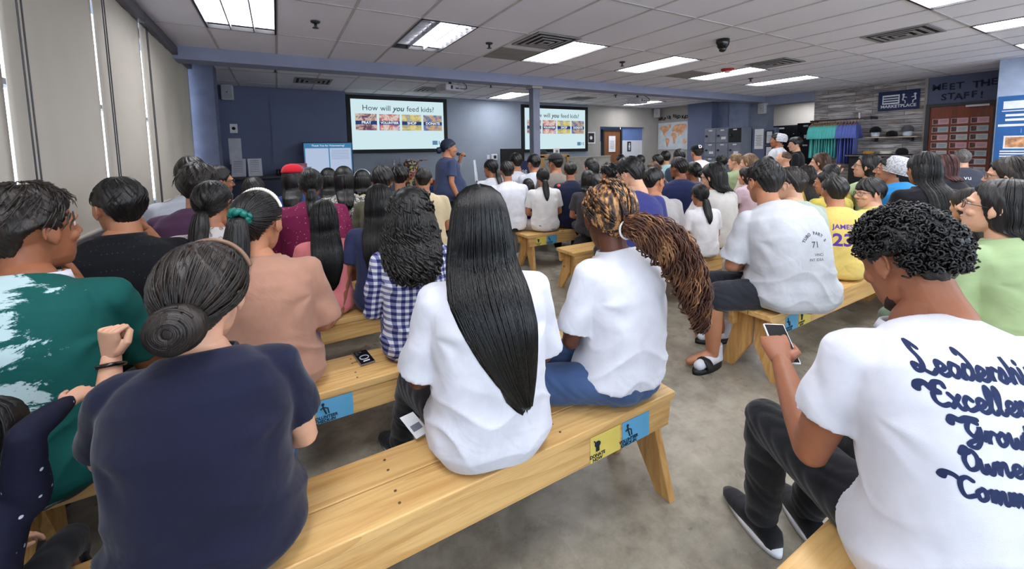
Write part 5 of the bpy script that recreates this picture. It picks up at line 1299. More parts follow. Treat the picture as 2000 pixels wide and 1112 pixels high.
HB = hairmat('hair_black', (17, 15, 15), .36, (44, 40, 39)); HD = hairmat('hair_dark_brown', (30, 22, 18), .42, (62, 47, 38)); HBR = hairmat('hair_brown', (72, 48, 34), .45, (140, 100, 70)); HG = hairmat('hair_grey', (96, 92, 90), .5, (150, 146, 140)); HL = hairmat('hair_light_brown', (112, 84, 58), .45, (180, 146, 104)); HR = hairmat('hair_red_brown', (66, 26, 24), .4, (120, 60, 50)); HBL = hairmat('hair_blue_black', (22, 30, 56), .45, (60, 76, 120))
HST = hairmat('hair_jet', (8, 8, 9), .26, (26, 26, 28), (90, 90, 2))
beardm = mk('beard_stubble', (48, 32, 27), .8, bump=.6, bscale=350)
eyem = mk('eye_white', (220, 214, 206), .2, .6, .01); irism = mk('eye_iris', (28, 18, 14), .15, .6); lipm = mk('lip', (172, 92, 86), .45)
def pt(I, p):
    """point in a person's own frame -> world"""
    q = rotz(p, I['az']); return q + np.array([I['root'][0], I['root'][1], 0])
def print_on(I, me, mat, pos, size=1, back=True, name='print', tilt=0, lab=None):
    """wrap a flat lettering mesh (x right, y up) round the shirt's back, as seen from behind"""
    body = I['o']; sh = [c for c in body.children if c.name.startswith('shirt')][0]
    bm = bmesh.new(); bm.from_mesh(me)
    for k in range(4):
        es = [e for e in bm.edges if e.calc_length() > .014]
        if not es: break
        bmesh.ops.subdivide_edges(bm, edges=es, cuts=1)
        bmesh.ops.triangulate(bm, faces=bm.faces)
    tree = BVHTree.FromPolygons([tuple(v.co) for v in sh.data.vertices], [tuple(p.vertices) for p in sh.data.polygons])
    sg = 1 if back else -1
    cx, cz = pos; ct, st = math.cos(tilt), math.sin(tilt)
    zs = [v.co.z for v in bm.verts]; 
    for v in bm.verts:
        x, y, e = v.co.x * ct - v.co.y * st, v.co.x * st + v.co.y * ct, v.co.z
        X, Z = cx + sg * x, cz + y
        h = tree.ray_cast(Vector((X, -sg * .6, Z)), Vector((0, sg, 0)))
        v.co = Vector((X, (h[0].y if h[0] is not None else 0) - sg * (.0012 + (.0012 if e > 0 else 0)), Z))
    me2 = bpy.data.meshes.new(name); bm.to_mesh(me2); bm.free(); me2.materials.clear()
    return ob(name, me2, mat, body, label=lab)
# ================================================================== WHO SITS WHERE
def FB(r, g, b): return fabric('fabric_%d_%d_%d' % (r, g, b), (r, g, b))
WHITE = FB(212, 213, 222); JEAN = fabric('denim', (72, 92, 130), .8); BLACKP = FB(28, 29, 34); KHAKI = FB(150, 130, 104); GREYP = FB(150, 148, 150); NAVYP = FB(30, 36, 60)
gold = NT('hair_braid_mix'); v_ = gold.coords((75, 75, 22)); n_1 = gold.noise(v_, 1, 3, .6)
gold.base(gold.ramp(n_1, [(.35, lin((24, 16, 14))), (.5, lin((56, 34, 24))), (.58, lin((168, 118, 70))), (.72, lin((206, 160, 104)))]), .4, .5); gold = gold.m
gold2 = NT('hair_curl_mix'); v_ = gold2.coords((26, 26, 12)); n_1 = gold2.noise(v_, 1, 3, .6)
gold2.base(gold2.ramp(n_1, [(.3, lin((58, 28, 20))), (.5, lin((84, 48, 32))), (.62, lin((138, 94, 60))), (.74, lin((196, 152, 104)))]), .45, .5); gold2 = gold2.m
def braided(q, seed):
    R = srnd(seed); g = cap('up', .007, seed, .001, 0); tie = np.array([.012, -.116, -.035]); b = (tie - np.array([0, -.015, .03])) / np.array([.085, .107, .1]); b /= np.linalg.norm(b)
    C_ = np.array([0, -.015, .03])
    for i in range(84):
        ph = -PI + 2 * PI * i / 84 + R.uniform(-.02, .02); d = abs(math.degrees(ph)); z = np.interp(d, [k[0] for k in LINES['up']], [k[1] for k in LINES['up']]) + .006
        if i % 2: z = min(.112, z + R.uniform(.02, .05))
        ct = np.clip((z - .03) / .088, -1, 1); s = math.sqrt(max(0, 1 - ct * ct)); a = np.array([s * math.sin(ph), s * math.cos(ph), ct])
        if a @ b > .93: continue
        ctr = []; n = 64
        for t in np.linspace(0, 1, n):
            dq = a * (1 - t) + b * t; dq /= np.linalg.norm(dq); rr_ = .0125 + .0035 * math.sin(t * PI)
            ctr.append((C_ + dq * (np.array([.074, .096, .088]) + rr_), dq))
        P = np.array([c for c, _ in ctr]); N = np.array([x for _, x in ctr]); T = np.gradient(P, axis=0); L = np.concatenate([[0], np.cumsum(np.linalg.norm(np.diff(P, axis=0), axis=1))]); T /= np.linalg.norm(T, axis=1)[:, None]; S = np.cross(T, N)
        for k in (0, PI): g.tube([p + .0026 * (math.cos(l * 420 + k + i) * n2 + math.sin(l * 420 + k + i) * s2) for p, n2, s2, l in zip(P, N, S, L)], .0029, 5, False)
    t2 = G(); path = resample([tie + [0, 0, .005], tie + [.03, -.045, .0], tie + [.1, -.07, -.045], tie + [.165, -.06, -.13], tie + [.205, -.05, -.24], tie + [.22, -.045, -.33]], 40); wid = np.interp(np.linspace(0, 1, 40), [0, .1, .4, .75, 1], [.022, .04, .062, .05, .012])
    T = np.gradient(path, axis=0); T /= np.linalg.norm(T, axis=1)[:, None]
    for i in range(330):
        a = R.uniform(0, 2 * PI); rad = math.sqrt(R.uniform(.02, 1.25)); e = R.uniform(.6, 1.08); p = []; fq = R.uniform(16, 30); am = R.uniform(.006, .016); ph = R.uniform(0, 6)
        for t in np.linspace(0, min(e, 1), 44):
            k = t * 39; i0 = min(int(k), 38); c = path[i0] * (1 - k + i0) + path[i0 + 1] * (k - i0); w_ = np.interp(k, range(40), wid); u = np.cross(T[i0], [0, 1, .2]); u /= np.linalg.norm(u); w2 = np.cross(T[i0], u)
            f = min(1, t * 4); l = t * fq * 2
            p.append(c + u * (w_ * rad * math.cos(a) + am * f * math.cos(l + ph)) + w2 * (w_ * rad * .7 * math.sin(a) + am * f * math.sin(l + ph)) + np.array([0, 0, -.03 * max(0, t - .8)]))
        t2.tube(p, .0021, 4, False)
    return [(g, gold), (t2, gold2)]
def band_at(name, mat, c, r, tube_r, rot=(0, 0, 0), lab=None, flat=1.0):
    def f(I):
        g = G(); g.tube([(r * math.cos(t), 0, r * math.sin(t)) for t in np.linspace(0, 2 * PI, 28)], tube_r, 8, False)
        o = ob(name, g, mat, I['o'], True, label=lab); o.matrix_local = I['M'] @ Matrix.Translation(c) @ Matrix.Rotation(rot[2], 4, 'Z') @ Matrix.Rotation(rot[0], 4, 'X') @ Matrix.Scale(flat, 4, (0, 0, 1))
    return f
def scrunchie(mat, c):
    def f(I):
        R = srnd(3); g = G(); P_ = []
        for t in np.linspace(0, 2 * PI, 60): P_.append((.03 * math.cos(t) + .004 * math.sin(t * 11), .008 * math.sin(t * 7), .03 * math.sin(t) + .004 * math.cos(t * 9)))
        g.tube(P_, [.011 + .003 * math.sin(k) for k in range(60)], 8, False); o = ob('scrunchie', g, mat, I['o'], True); o.matrix_local = I['M'] @ Matrix.Translation(c) @ Matrix.Rotation(.6, 4, 'X')
    return f
def headband(mat, lump=0, z=.02, tilt=.35):
    def f(I):
        g = G(); P_ = [(.094 * math.cos(t), z + tilt * .09 * -math.sin(t) * .0, .03 + .107 * math.sin(t)) for t in np.linspace(.35, PI - .35, 26)]; g.tube(P_, .006, 8, True)
        if lump:
            for p in P_[4:-4]: g.ell(p, (.008,) * 3, 8, 6)
        o = ob('headband', g, mat, I['o'], True); o.matrix_local = I['M']
    return f
def cap_hat(mat, turn=0, letter=None, col=None):
    def f(I):
        g = G(); n = 26; a = np.linspace(0, 2 * PI, 36, endpoint=False); R_ = []
        for t in np.linspace(0, PI / 2 - .05, 12): R_.append([(.094 * math.cos(t) ** .7 * math.sin(x), -.015 + .115 * math.cos(t) ** .7 * math.cos(x), .055 + .082 * math.sin(t)) for x in a])
        g.rings(R_); o = ob('cap', g, mat, I['o'], True); M = I['M'] @ Matrix.Rotation(turn, 4, 'Z'); o.matrix_local = M
        b = G(); xs = np.linspace(-.075, .075, 12); b.prism([(x, .07 + .1 * math.cos(x / .075 * PI / 2) ** .6, .058) for x in xs] + [(.075, .05, .058), (-.075, .05, .058)], (0, 0, .006)); ob('brim', b, mat, o)
        ob('button', G().ell((0, -.015, .138), (.008, .008, .005)), mat, o, True)
        if letter:
            me = text_mesh(letter, .07, extrude=.003, offset=.002); q = ob('cap_letter', me, col, o); q.location = (0, -.122, .09); q.rotation_euler = (PI / 2 - .35, 0, 0)
    return f
def net(mat, big=1):
    def f(I):
        g = G(); a = np.linspace(0, 2 * PI, 48, endpoint=False); R_ = []; k = srnd(5)
        for t in np.linspace(-.5 if big else -.2, PI / 2 - .05, 18):
            c = math.cos(t) ** .6; jl = 1 + .012 * np.sin(a * 15 + t * 9) + .01 * np.sin(a * 23)
            R_.append(np.stack([.103 * big * c * np.sin(a) * jl, -.04 - .01 * big + .118 * big * c * np.cos(a) * jl, .045 + .1 * big * math.sin(t) * np.ones(48)], 1))
        g.rings(R_); o = ob('hair_net', g, mat, I['o'], True); o.matrix_local = I['M'] @ Matrix.Rotation(.25, 4, 'X')
        b = G(); b.tube([(x, y, z) for x, y, z in R_[0]] + [tuple(R_[0][0])], .004, 6, False); ob('elastic', b, mat, o, True)
    return f
def txt_back(s, size, mat, dz=-.16, dx=0, tilt=0, **k):
    def f(I): print_on(I, text_mesh(s, size, extrude=0, **k), mat, (dx, I['J']['neck'][2] + dz), tilt=tilt)
    return f
def arc_text(s, r, size, mat, dz, span=2.2):
    def f(I):
        n = len(s)
        for i, ch in enumerate(s):
            if ch == ' ': continue
            a = PI / 2 + span / 2 - span * i / (n - 1); print_on(I, text_mesh(ch, size, extrude=0, offset=.0012), mat, (r * math.cos(a), I['J']['neck'][2] + dz + r * math.sin(a)), tilt=a - PI / 2)
    return f
def wristband(side, mat=None):
    def f(I):
        J = I['J']; W, E = J['wr' + side], J['el' + side]; d = (W - E) / np.linalg.norm(W - E); c = W - d * .025; u = np.cross(d, [0, 1, .3]); u /= np.linalg.norm(u); w_ = np.cross(d, u)
        g = G(); g.tube([c + .031 * I['s'] * (math.cos(t) * u + math.sin(t) * w_) for t in np.linspace(0, 2 * PI, 24)], .006, 8, False); ob('wristband', g, mat or MATS['black_gloss'], I['o'], True)
    return f
# script lettering strokes, unit x-height
LT = {'L': [[(.9, 1.7), (.55, 2.0), (.45, 1.5), (.6, .9), (.4, .2), (.0, -.05), (-.15, .25), (.1, .45), (.5, .15), (1.0, -.05), (1.3, .2)]], 'e': [[(0, .3), (.5, .45), (.75, .75), (.5, 1.0), (.2, .75), (.25, .2), (.6, 0), (1.0, .25)]],
      'a': [[(.8, .9), (.4, 1.0), (.1, .5), (.35, .0), (.75, .4), (.85, 1.0), (.8, .3), (1.0, 0), (1.2, .25)]], 'd': [[(.75, .9), (.35, 1.0), (.1, .5), (.35, 0), (.75, .4), (.85, 1.3), (.6, 1.9), (.35, 2.05), (.3, 1.8)], [(.85, 1.2), (.8, .3), (1.0, 0), (1.2, .25)]],
      'r': [[(0, .25), (.3, 1.0), (.35, .0), (.35, .5), (.6, .95), (.85, .85)]], 's': [[(0, .2), (.45, 1.0), (.6, .5), (.4, .0), (.1, .1)], [(.5, .1), (.9, .25)]], 'h': [[(.1, 0), (.2, 1.8), (.25, .0), (.3, .6), (.6, 1.0), (.75, .5), (.8, 0), (1.05, .2)]], 'i': [[(.1, 1), (.15, .1), (.35, 0), (.55, .25)], [(.1, 1.4), (.15, 1.45)]],
      'p': [[(.15, 1), (.15, -.8)], [(.15, .6), (.5, 1.0), (.75, .5), (.45, 0), (.2, .2)]], 'E': [[(-.9, .9), (-.75, 1.3), (-.3, 1.5), (.1, 1.1), (.4, 1.7), (.9, 1.8), (1.0, 1.5)], [(.4, 1.7), (.1, 1.3), (.6, 1.0), (.1, .8), (.1, .2), (.5, -.05), (1.0, .2)]], 'x': [[(.1, 1), (.4, .6), (.7, 0), (1, .1)], [(.8, 1), (.1, 0)]],
      'c': [[(.7, .8), (.4, 1), (.1, .5), (.35, 0), (.9, .25)]], 'l': [[(.1, .3), (.5, 1.5), (.35, 2.0), (.15, 1.4), (.2, .2), (.45, 0), (.65, .2)]], 'n': [[(.1, 1), (.15, 0), (.3, .8), (.6, 1), (.7, .3), (.85, 0), (1.05, .25)]],
      'G': [[(-.9, 1.2), (-.7, 1.6), (-.2, 1.5), (.3, 1.8), (1.0, 1.8)], [(.9, 1.5), (.4, 1.6), (.1, .9), (.5, .4), (.9, .9), (1.0, 1.2), (.9, .2), (.5, -.5), (.0, -.4), (.2, -.1), (.7, .2), (1.2, .4)]], 'o': [[(.5, 1), (.1, .6), (.3, 0), (.7, .3), (.6, .9), (.4, 1), (.7, .8), (1.0, .9)]],
      'w': [[(.0, 1), (.1, .1), (.35, 0), (.5, .7), (.6, .1), (.85, 0), (1.0, .8), (1.2, .9)]], 't': [[(.3, 1.6), (.25, .2), (.45, 0), (.65, .2)], [(.05, 1.1), (.6, 1.15)]], 'O': [[(-.1, 1.2), (.2, 1.8), (.5, 1.5), (.2, 1.2), (.1, .6), (.4, .0), (.9, .3), (1.0, 1.1), (.7, 1.6), (.4, 1.5)]], 'C': [[(-.9, 1.2), (-.7, 1.6), (-.2, 1.6), (.2, 1.3)], [(1.0, 1.5), (.6, 1.7), (.2, 1.3), (.2, .5), (.5, .0), (1.1, .3)]],
      'm': [[(.05, 1), (.1, 0), (.25, .8), (.45, 1), (.5, 0), (.65, .8), (.9, 1), (.95, .2), (1.1, 0), (1.25, .2)]], 'u': [[(.1, 1), (.15, .2), (.4, 0), (.65, .4), (.7, 1), (.75, .1), (1, .2)]], 'y': [[(.1, 1), (.2, .3), (.5, .2), (.7, 1), (.6, -.5), (.3, -.8), (.2, -.5), (.9, .2)]]}
LW = {'L': 1.35, 'r': .9, 's': .95, 'i': .6, 'l': .68, 't': .65, 'm': 1.3, 'w': 1.2, 'e': .95, 'E': 1.05, 'G': 1.2, 'C': 1.15, 'O': 1.15, 'x': .95, 'c': .9}
def script_mesh(s, size, w_=.185):
    bm = bmesh.new(); x = 0
    for ch in s:
        for st in LT[ch]:
            p = resample(np.array(st, float) * [1, 1] + [x, 0], len(st) * 5); d = np.gradient(p, axis=0); d /= np.linalg.norm(d, axis=1)[:, None] + 1e-9; n = np.stack([-d[:, 1], d[:, 0]], 1)
            big = ch in 'EGCL' ; ww = w_ * np.ones(len(p))
            if ch in 'EGC' and st is LT[ch][0]: ww = w_ * np.linspace(1.6, 1.0, len(p))
            a = [bm.verts.new((*(q + m * k) * size, 0)) for q, m, k in zip(p, n, ww)]; b = [bm.verts.new((*(q - m * k) * size, 0)) for q, m, k in zip(p, n, ww)]
            for i in range(len(p) - 1): bm.faces.new((a[i], a[i + 1], b[i + 1], b[i]))
            for e_ in (0, -1):
                c = p[e_] * size; r_ = ww[e_] * size; vs = [bm.verts.new((c[0] + r_ * math.cos(t), c[1] + r_ * math.sin(t), 0)) for t in np.linspace(0, 2 * PI, 12, endpoint=False)]; bm.faces.new(vs)
        x += LW.get(ch, 1.05)
    me = bpy.data.meshes.new('s'); bm.to_mesh(me); bm.free(); return me
def script_back(words, size, x0, z0, dz, mat):
    def f(I):
        for k, (wd, dx) in enumerate(words): print_on(I, script_mesh(wd, size), mat, (x0 + dx, I['J']['neck'][2] + z0 - dz * k), name='script_word')
    return f
navyink = mk('print_ink_navy', (22, 36, 74), .8); greyink = mk('print_ink_grey', (84, 86, 92), .8); purpleink = mk('print_ink_purple', (84, 52, 140), .8)
L1, L2, L3, L4, L5, L6 = 1.31, 2.13, 2.97, 3.8, 4.62, 5.44
R0, R1, R2, R3, R4, R5 = .41, 1.52, 2.61, 3.47, 4.47, 5.25
PP = [
 # --- foreground
 dict(id='P1', u=62, v=452, row=1.88, az=2, haz=38, q=2, skin='brown', hair='messy', hs=1.04, shirt=pattern('jersey_green', (16, 80, 76), 'splash', (176, 200, 204)), collar=WHITE, pants=BLACKP, build=1.12, loose=.016, warms={'R': ((300, 715, 2.2), (158, 560, 2.14))}, handR='relaxed', handdirR=(-.25, -.2, 1), palmR=(.9, .5, .1), lean=16, face=True, pitch=2, haircol=HD,
      label='person in green and white splash-print jersey at far left, hand on chin'),
 dict(id='P2', u=398, v=582, row=L1 - .02, az=4, haz=13, q=2, fem=True, skin='light', hair='bigbun', hs=1.16, shirt=FB(24, 26, 48), pants=JEAN, build=1.2, loose=.026, flare=.02, armL=((-.08, .12, -.22), (-.085, .24, .03)), handL='fist', handdirL=(0, -.05, 1), palmL=(-.5, -.8, 0), lean=13, haircol=HD, pitch=-6,
      extra=[wristband('L'), headband(mk('hairband_brown', (120, 92, 74), .4), 0, .045)], label='person with dark hair in a low bun, navy tee, on the nearest bench, fist raised'),
 dict(id='P21', u=936, v=446, row=L1 - .0, az=10, haz=21, q=2, fem=True, skin='dark', hair='straightlong', hs=1.08, haircol=HST, shirt=WHITE, pants=BLACKP, build=1.0, loose=.034, flare=.02, hem=-.09, slen=.88, slv=1.15, lean=9, shoes=BLACKP, pitch=-2, wlegs={'L': ((.47, 1.74, .52), (.46, 1.98, .09)), 'R': ((.78, 1.74, .52), (.8, 1.95, .09))},
      label='person with very long straight black hair in white tee on the nearest bench'),
 dict(id='P22', u=1188, v=424, row=L1 - .02, az=-2, haz=20, q=2, fem=True, skin='dark', hair=braided, hs=1.22, shirt=FB(213, 214, 222), pants=fabric('denim_mid', (66, 88, 128), .8), build=1.0, loose=.03, hem=.015, slen=.82, slv=1.1, lean=12, side=3, legyaw=-48, knees=.12, pitch=-6,
      extra=[band_at('hair_tie', mk('tie_white', (220, 216, 210), .5), (.012, -.118, -.036), .029, .0035, (0, 0, .3))], label='person with golden-brown braids gathered in a curly ponytail, white tee and jeans'),
 dict(id='P71', u=1768, v=512, row=.24, az=38, haz=22, q=2, skin='brown', hair='curlyshort', hs=.97, shirt=FB(212, 213, 222), pants=BLACKP, build=1.1, loose=.02, flare=.012, slen=.6, lean=24, pitch=-24, armL=((-.05, .05, -.28), (-.02, .27, -.16)), armR=((.06, .06, -.28), (-.06, .26, -.2)), handL='grip', shoes=BLACKP, wlegs={'L': ((1.52, .78, .53), (1.58, .82, .09)), 'R': ((1.72, .66, .53), (1.76, .74, .09))}, beard=True, haircol=HST,
      extra=[script_back([('Leadership', .0), ('Excellence', .008), ('Growth', .04), ('Ownership', .026), ('Community', .014)], .0212, -.143, -.024, .0525, navyink)], label='person with black curly hair in white tee lettered Leadership, Excellence, looking down'),
 dict(id='P20', u=806, v=424, row=L2, az=12, haz=28, q=2, fem=True, skin='brown', hair='curlylong', hs=1.12, haircol=HB, shirt=pattern('gingham_navy', (226, 228, 236), 'gingham', (48, 52, 104), (124, 130, 172)), pants=JEAN, sleeve='long', build=.98, loose=.022, hem=-.1, lean=6, shoes=whitem, label='person with long curly dark hair in navy and white checked shirt'),
 dict(id='P9', u=505, v=436, row=L2, az=6, haz=26, q=2, fem=True, skin='tan', hair='pony', hs=1.06, shirt=FB(176, 132, 112), pants=JEAN, build=1.12, loose=.028, flare=.02, slen=.9, slv=1.2, lean=6,
      extra=[scrunchie(mk('satin_green', (22, 110, 100), .3), (0, -.122, .032)), headband(mk('pearl', (232, 224, 214), .25), 1, .0)], label='person in tan tee with green scrunchie and pearl headband, second bench'),
 dict(id='P4', u=234, v=408, row=L3 - .12, az=-4, haz=-34, q=1, skin='tan', hair='short', hs=1.12, shirt=pattern('polo_black_dots', (24, 25, 30), 'dots', (74, 78, 92), (52, .1, .0)), collar=BLACKP, pants=BLACKP, build=1.45, loose=.02, belly=.03, lean=8, warms={'R': ((335, 520, 3.15), (284, 448, 3.0))}, handdirR=(-.35, -.1, 1), palmR=(.9, .5, .1), face=True, pitch=-2, label='person in dark dotted polo shirt on the left bench, head resting on hand'),
 dict(id='P8', u=418, v=400, row=L3, az=4, haz=20, q=1, fem=True, skin='tan', hair='lowpony', hs=1.05, shirt=pattern('blouse_floral', (214, 208, 206), 'floral', (96, 92, 98), (196, 170, 160)), pants=BLACKP, build=1.1, loose=.02, label='person in white flowered blouse with low ponytail, in front of the tan tee'),
 dict(id='P5', u=388, v=368, row=3.6, az=2, haz=6, q=1, skin='tan', hair='thick', hs=1.1, shirt=FB(92, 62, 92), pants=BLACKP, build=1.3, loose=.02, haircol=HD, label='person in plum purple tee beside the windows'),
 dict(id='P6', u=376, v=346, row=4.05, az=0, haz=10, q=0, skin='tan', hair='short', shirt=FB(206, 212, 226), pants=BLACKP, build=1.15, sleeve='long', collar=FB(206, 212, 226), label='person in pale white collared shirt beside the window, behind the purple tee'),
 dict(id='P7', u=428, v=356, row=4.55, az=20, haz=62, q=0, skin='tan', hair='short', shirt=FB(60, 62, 76), pants=BLACKP, face=True, glasses=True, label='person with glasses turned right, just beyond the purple tee'),
 dict(id='P19', u=742, v=398, row=L3 - .1, az=14, haz=22, q=1, fem=True, skin='brown', hair='long', shirt=FB(52, 58, 92), pants=FB(196, 204, 206), build=1.0, armL=((-.07, -.04, -.26), (-.1, -.09, -.47)), handL='spread', handdirL=(-.5, -.6, -.25), palmL=(0, -.2, 1), label='person in navy tee with hand resting on the bench, left of the checked shirt'),
 dict(id='P13', u=633, v=428, row=L3, az=0, haz=4, q=1, fem=True, skin='brown', hair='long', haircol=HST, shirt=FB(222, 128, 132), pants=FB(206, 150, 150), build=.95, label='child in pink top with long black hair down the back'),
 dict(id='P12', u=607, v=362, row=3.85, az=0, haz=2, q=1, fem=True, skin='brown', hair='lowpony', shirt=pattern('kurta_maroon', (132, 40, 82), 'dots', (206, 150, 170), (34, .13, 1)), pants=FB(120, 36, 70), sleeve='long', build=1.3, loose=.022, label='person in maroon long-sleeved embroidered top with hair tied back'),
 # --- left rows further away
 dict(id='P10', u=496, v=374, row=L5 - .2, az=2, haz=4, fem=True, skin='brown', hair='longmed', shirt=FB(70, 84, 120), pants=BLACKP, label='person with shoulder-length black hair, seated left of the red cap'),
 dict(id='P11', u=573, v=350, row=L5, az=6, haz=10, fem=True, skin='tan', hair='longmed', shirt=FB(52, 74, 132), pants=BLACKP, extra=[cap_hat(fabric('cap_red', (196, 30, 48)))], label='person wearing a red cap and blue top'),
 dict(id='P14', u=672, v=352, row=L5 - .1, az=4, haz=8, fem=True, skin='brown', hair='longmed', shirt=pattern('blouse_swirl', (214, 212, 204), 'swirl', (36, 34, 36)), pants=BLACKP, build=1.15, label='person in black and cream swirl-print blouse'),
 dict(id='P14b', u=642, v=352, row=L5 + .5, az=8, haz=12, fem=True, skin='brown', hair='longmed', shirt=FB(60, 50, 60), pants=BLACKP, label='person with dark hair between the maroon top and swirl-print blouse'),
 dict(id='P15', u=708, v=354, row=L6 - .4, az=6, haz=12, fem=True, skin='tan', hair='bob', shirt=FB(222, 216, 160), pants=BLACKP, extra=[headband(whitem, 0, .02)], label='person in pale yellow top with white hairband'),
 dict(id='P16', u=747, v=356, row=L4 + .15, az=10, haz=12, skin='tan', hair='thick', shirt=FB(96, 96, 76), pants=BLACKP, build=1.15, label='person in olive green tee left of the curly-haired person'),
 dict(id='P17', u=781, v=348, row=L5, az=14, haz=16, skin='tan', hair='messy', shirt=FB(70, 70, 80), pants=BLACKP, label='person whose dark head shows left of the cream shirt'),
 dict(id='P18', u=828, v=352, row=L4 + .4, az=14, haz=24, skin='tan', hair='crop', shirt=FB(214, 196, 160), pants=KHAKI, build=1.1, label='person in cream shirt in front of the speaker'),
 # --- right block, front rows
 dict(id='P24', u=958, v=330, row=5.4, az=8, haz=-18, skin='tan', fem=True, hair='lowpony', shirt=WHITE, pants=BLACKP, extra=[txt_back('BASEBALL', .055, greyink, -.13)], label='person in white BASEBALL tee with ponytail, leftmost of the white-shirted row'),
 dict(id='P25', u=990, v=336, row=4.75, az=16, haz=18, skin='tan', hair='short', shirt=FB(230, 232, 240), pants=BLACKP, build=1.2, label='person in plain white tee in the middle of the white-shirted row'),
 dict(id='P26', u=1007, v=318, row=5.75, az=22, haz=0, skin='tan', hair='short', shirt=WHITE, pants=BLACKP, extra=[txt_back('BASEBALL', .055, greyink, -.13)], label='person in white BASEBALL tee with short hair before the monitor'),
 dict(id='P27', u=1042, v=320, row=5.5, az=24, haz=0, skin='tan', hair='short', shirt=FB(214, 218, 230), pants=BLACKP, label='person in white tee before the grey post'),
 dict(id='P28', u=1084, v=320, row=5.0, az=30, haz=-8, skin='tan', hair='short', shirt=FB(134, 126, 118), pants=BLACKP, build=1.1, face=True, glasses=True, extra=[cap_hat(fabric('cap_dark', (44, 44, 48)))], label='person in taupe tee and dark cap before the podium'),
 dict(id='P29', u=1060, v=347, row=4.47, az=22, haz=20, q=1, fem=True, skin='tan', hair='lowpony', shirt=FB(226, 224, 222), pants=FB(166, 160, 156), build=1.05, legyaw=-40, shoes=whitem, label='person in white tee and grey track trousers with low black ponytail'),
 dict(id='P30', u=1031, v=365, row=4.85, az=10, haz=10, fem=True, skin='tan', hair='longmed', shirt=FB(60, 44, 130), pants=FB(60, 44, 130), build=.9, label='child in purple top tucked beside the ponytailed person in white'),
 dict(id='P31', u=1114, v=334, row=4.45, az=30, haz=36, q=1, skin='tan', hair='crop', shirt=FB(34, 40, 66), pants=BLACKP, build=1.0, label='child in navy tee with orange shoulder patch',
      extra=[lambda I: ob('shoulder_patch', G().ell(tuple(I['J']['shL'] + np.array([.01, -.035, .028])), (.035, .03, .03)), FB(232, 110, 84), I['o'], True)]),
 dict(id='P32', u=1153, v=327, row=R4 + .35, az=10, haz=-14, fem=True, skin='light', hair='longmed', shirt=FB(80, 78, 84), pants=BLACKP, face=True, label='person with long dark hair facing left, right of the navy child'),
 dict(id='P33', u=1148, v=352, row=R3 + .5, az=30, haz=34, fem=True, skin='tan', hair='bob', shirt=FB(70, 66, 72), pants=BLACKP, label='person with dark bobbed hair behind the navy child'),
 dict(id='P34', u=1190, v=343, row=R3, az=20, haz=6, fem=True, skin='tan', hair='curlyshort', shirt=FB(90, 86, 100), pants=BLACKP, label='person with short wavy dark hair just beyond the braids'),
 dict(id='P35', u=1230, v=343, row=R2 - .1, az=26, haz=-8, q=1, skin='light', hair='short', shirt=FB(58, 62, 122), collar=FB(58, 62, 122), pants=BLACKP, build=1.15, glasses=True, face=True, pitch=-20, lean=14, hs=1.06, label='person in blue polo with white-edged collar and glasses, head bowed',
      extra=[lambda I: ob('collar_stripe', G().tube([I['J']['neck'] + np.array([.082 * math.cos(t), .078 * math.sin(t) + .004, .012 - .012 * math.sin(t)]) for t in np.linspace(PI * .95, PI * 2.05, 20)], .003, 6), WHITE, I['o'], True)]),
 dict(id='P39', u=1277, v=355, row=R2, az=30, haz=84, q=1, skin='tan', hair='crop', shirt=FB(176, 172, 172), pants=BLACKP, build=1.0, loose=.024, face=True, hs=1.05, label='person in light grey tee, head turned right, beside the blue polo'),
 dict(id='P40', u=1325, v=330, row=R3 - .1, az=34, haz=6, skin='brown', hair='short', shirt=FB(36, 44, 84), pants=BLACKP, build=1.3, beard=True, face=True, label='person with dark beard in navy shirt, right of the grey tee'),
 dict(id='P38', u=1275, v=334, row=R4 - .2, az=10, haz=-20, fem=True, skin='light', hair='lowpony', haircol=HBR, shirt=FB(150, 176, 176), pants=BLACKP, face=True, label='person with brown hair tied back, facing left, beyond the grey tee'),
 dict(id='P38b', u=1258, v=340, row=R4 + .2, az=30, haz=24, fem=True, skin='tan', hair='bob', shirt=FB(80, 84, 120), pants=BLACKP, label='person with dark bobbed hair just right of the blue polo'),
 dict(id='P46', u=1391, v=346, row=2.7, az=18, haz=-16, q=1, fem=True, skin='light', hair='bob', hs=1.08, shirt=FB(206, 204, 200), pants=FB(96, 88, 62), build=1.1, glasses=True, face=True, pitch=-14, armL=((-.13, .03, -.24), (-.32, .1, -.29)), lean=10, label='person with black bob and pale tee, arm round a small child'),
 dict(id='P47', u=1366, v=382, row=2.52, az=22, haz=24, q=1, fem=True, skin='tan', hair='lowpony', shirt=FB(228, 228, 232), pants=FB(226, 206, 220), build=.95, hs=.95, label='small child in white tee and pink skirt with short ponytail'),
 dict(id='P45', u=1353, v=336, row=R3 - .05, az=30, haz=10, fem=True, skin='brown', hair='bun', shirt=FB(110, 110, 130), pants=BLACKP, label='person with dark hair in a small bun, left of the black bob'),
 dict(id='P44', u=1361, v=299, row=R4 + .1, az=20, haz=30, skin='tan', hair='crop', shirt=FB(232, 232, 236), pants=BLACKP, build=1.2, seat=.62, extra=[cap_hat(fabric('cap_black', (18, 18, 22)), 0, 'D', whitem)], label='person in black cap marked D and white tee, sitting tallest at centre right'),
 dict(id='P36', u=1212, v=315, row=6.5, az=20, haz=20, skin='tan', hair='short', shirt=FB(70, 70, 80), pants=BLACKP, label='person whose dark head shows in front of the brown door'),
 dict(id='P37', u=1250, v=316, row=R5 + .9, az=20, haz=20, skin='tan', hair='short', shirt=FB(90, 90, 100), pants=BLACKP, label='person whose dark head shows below the white alcove panel'),
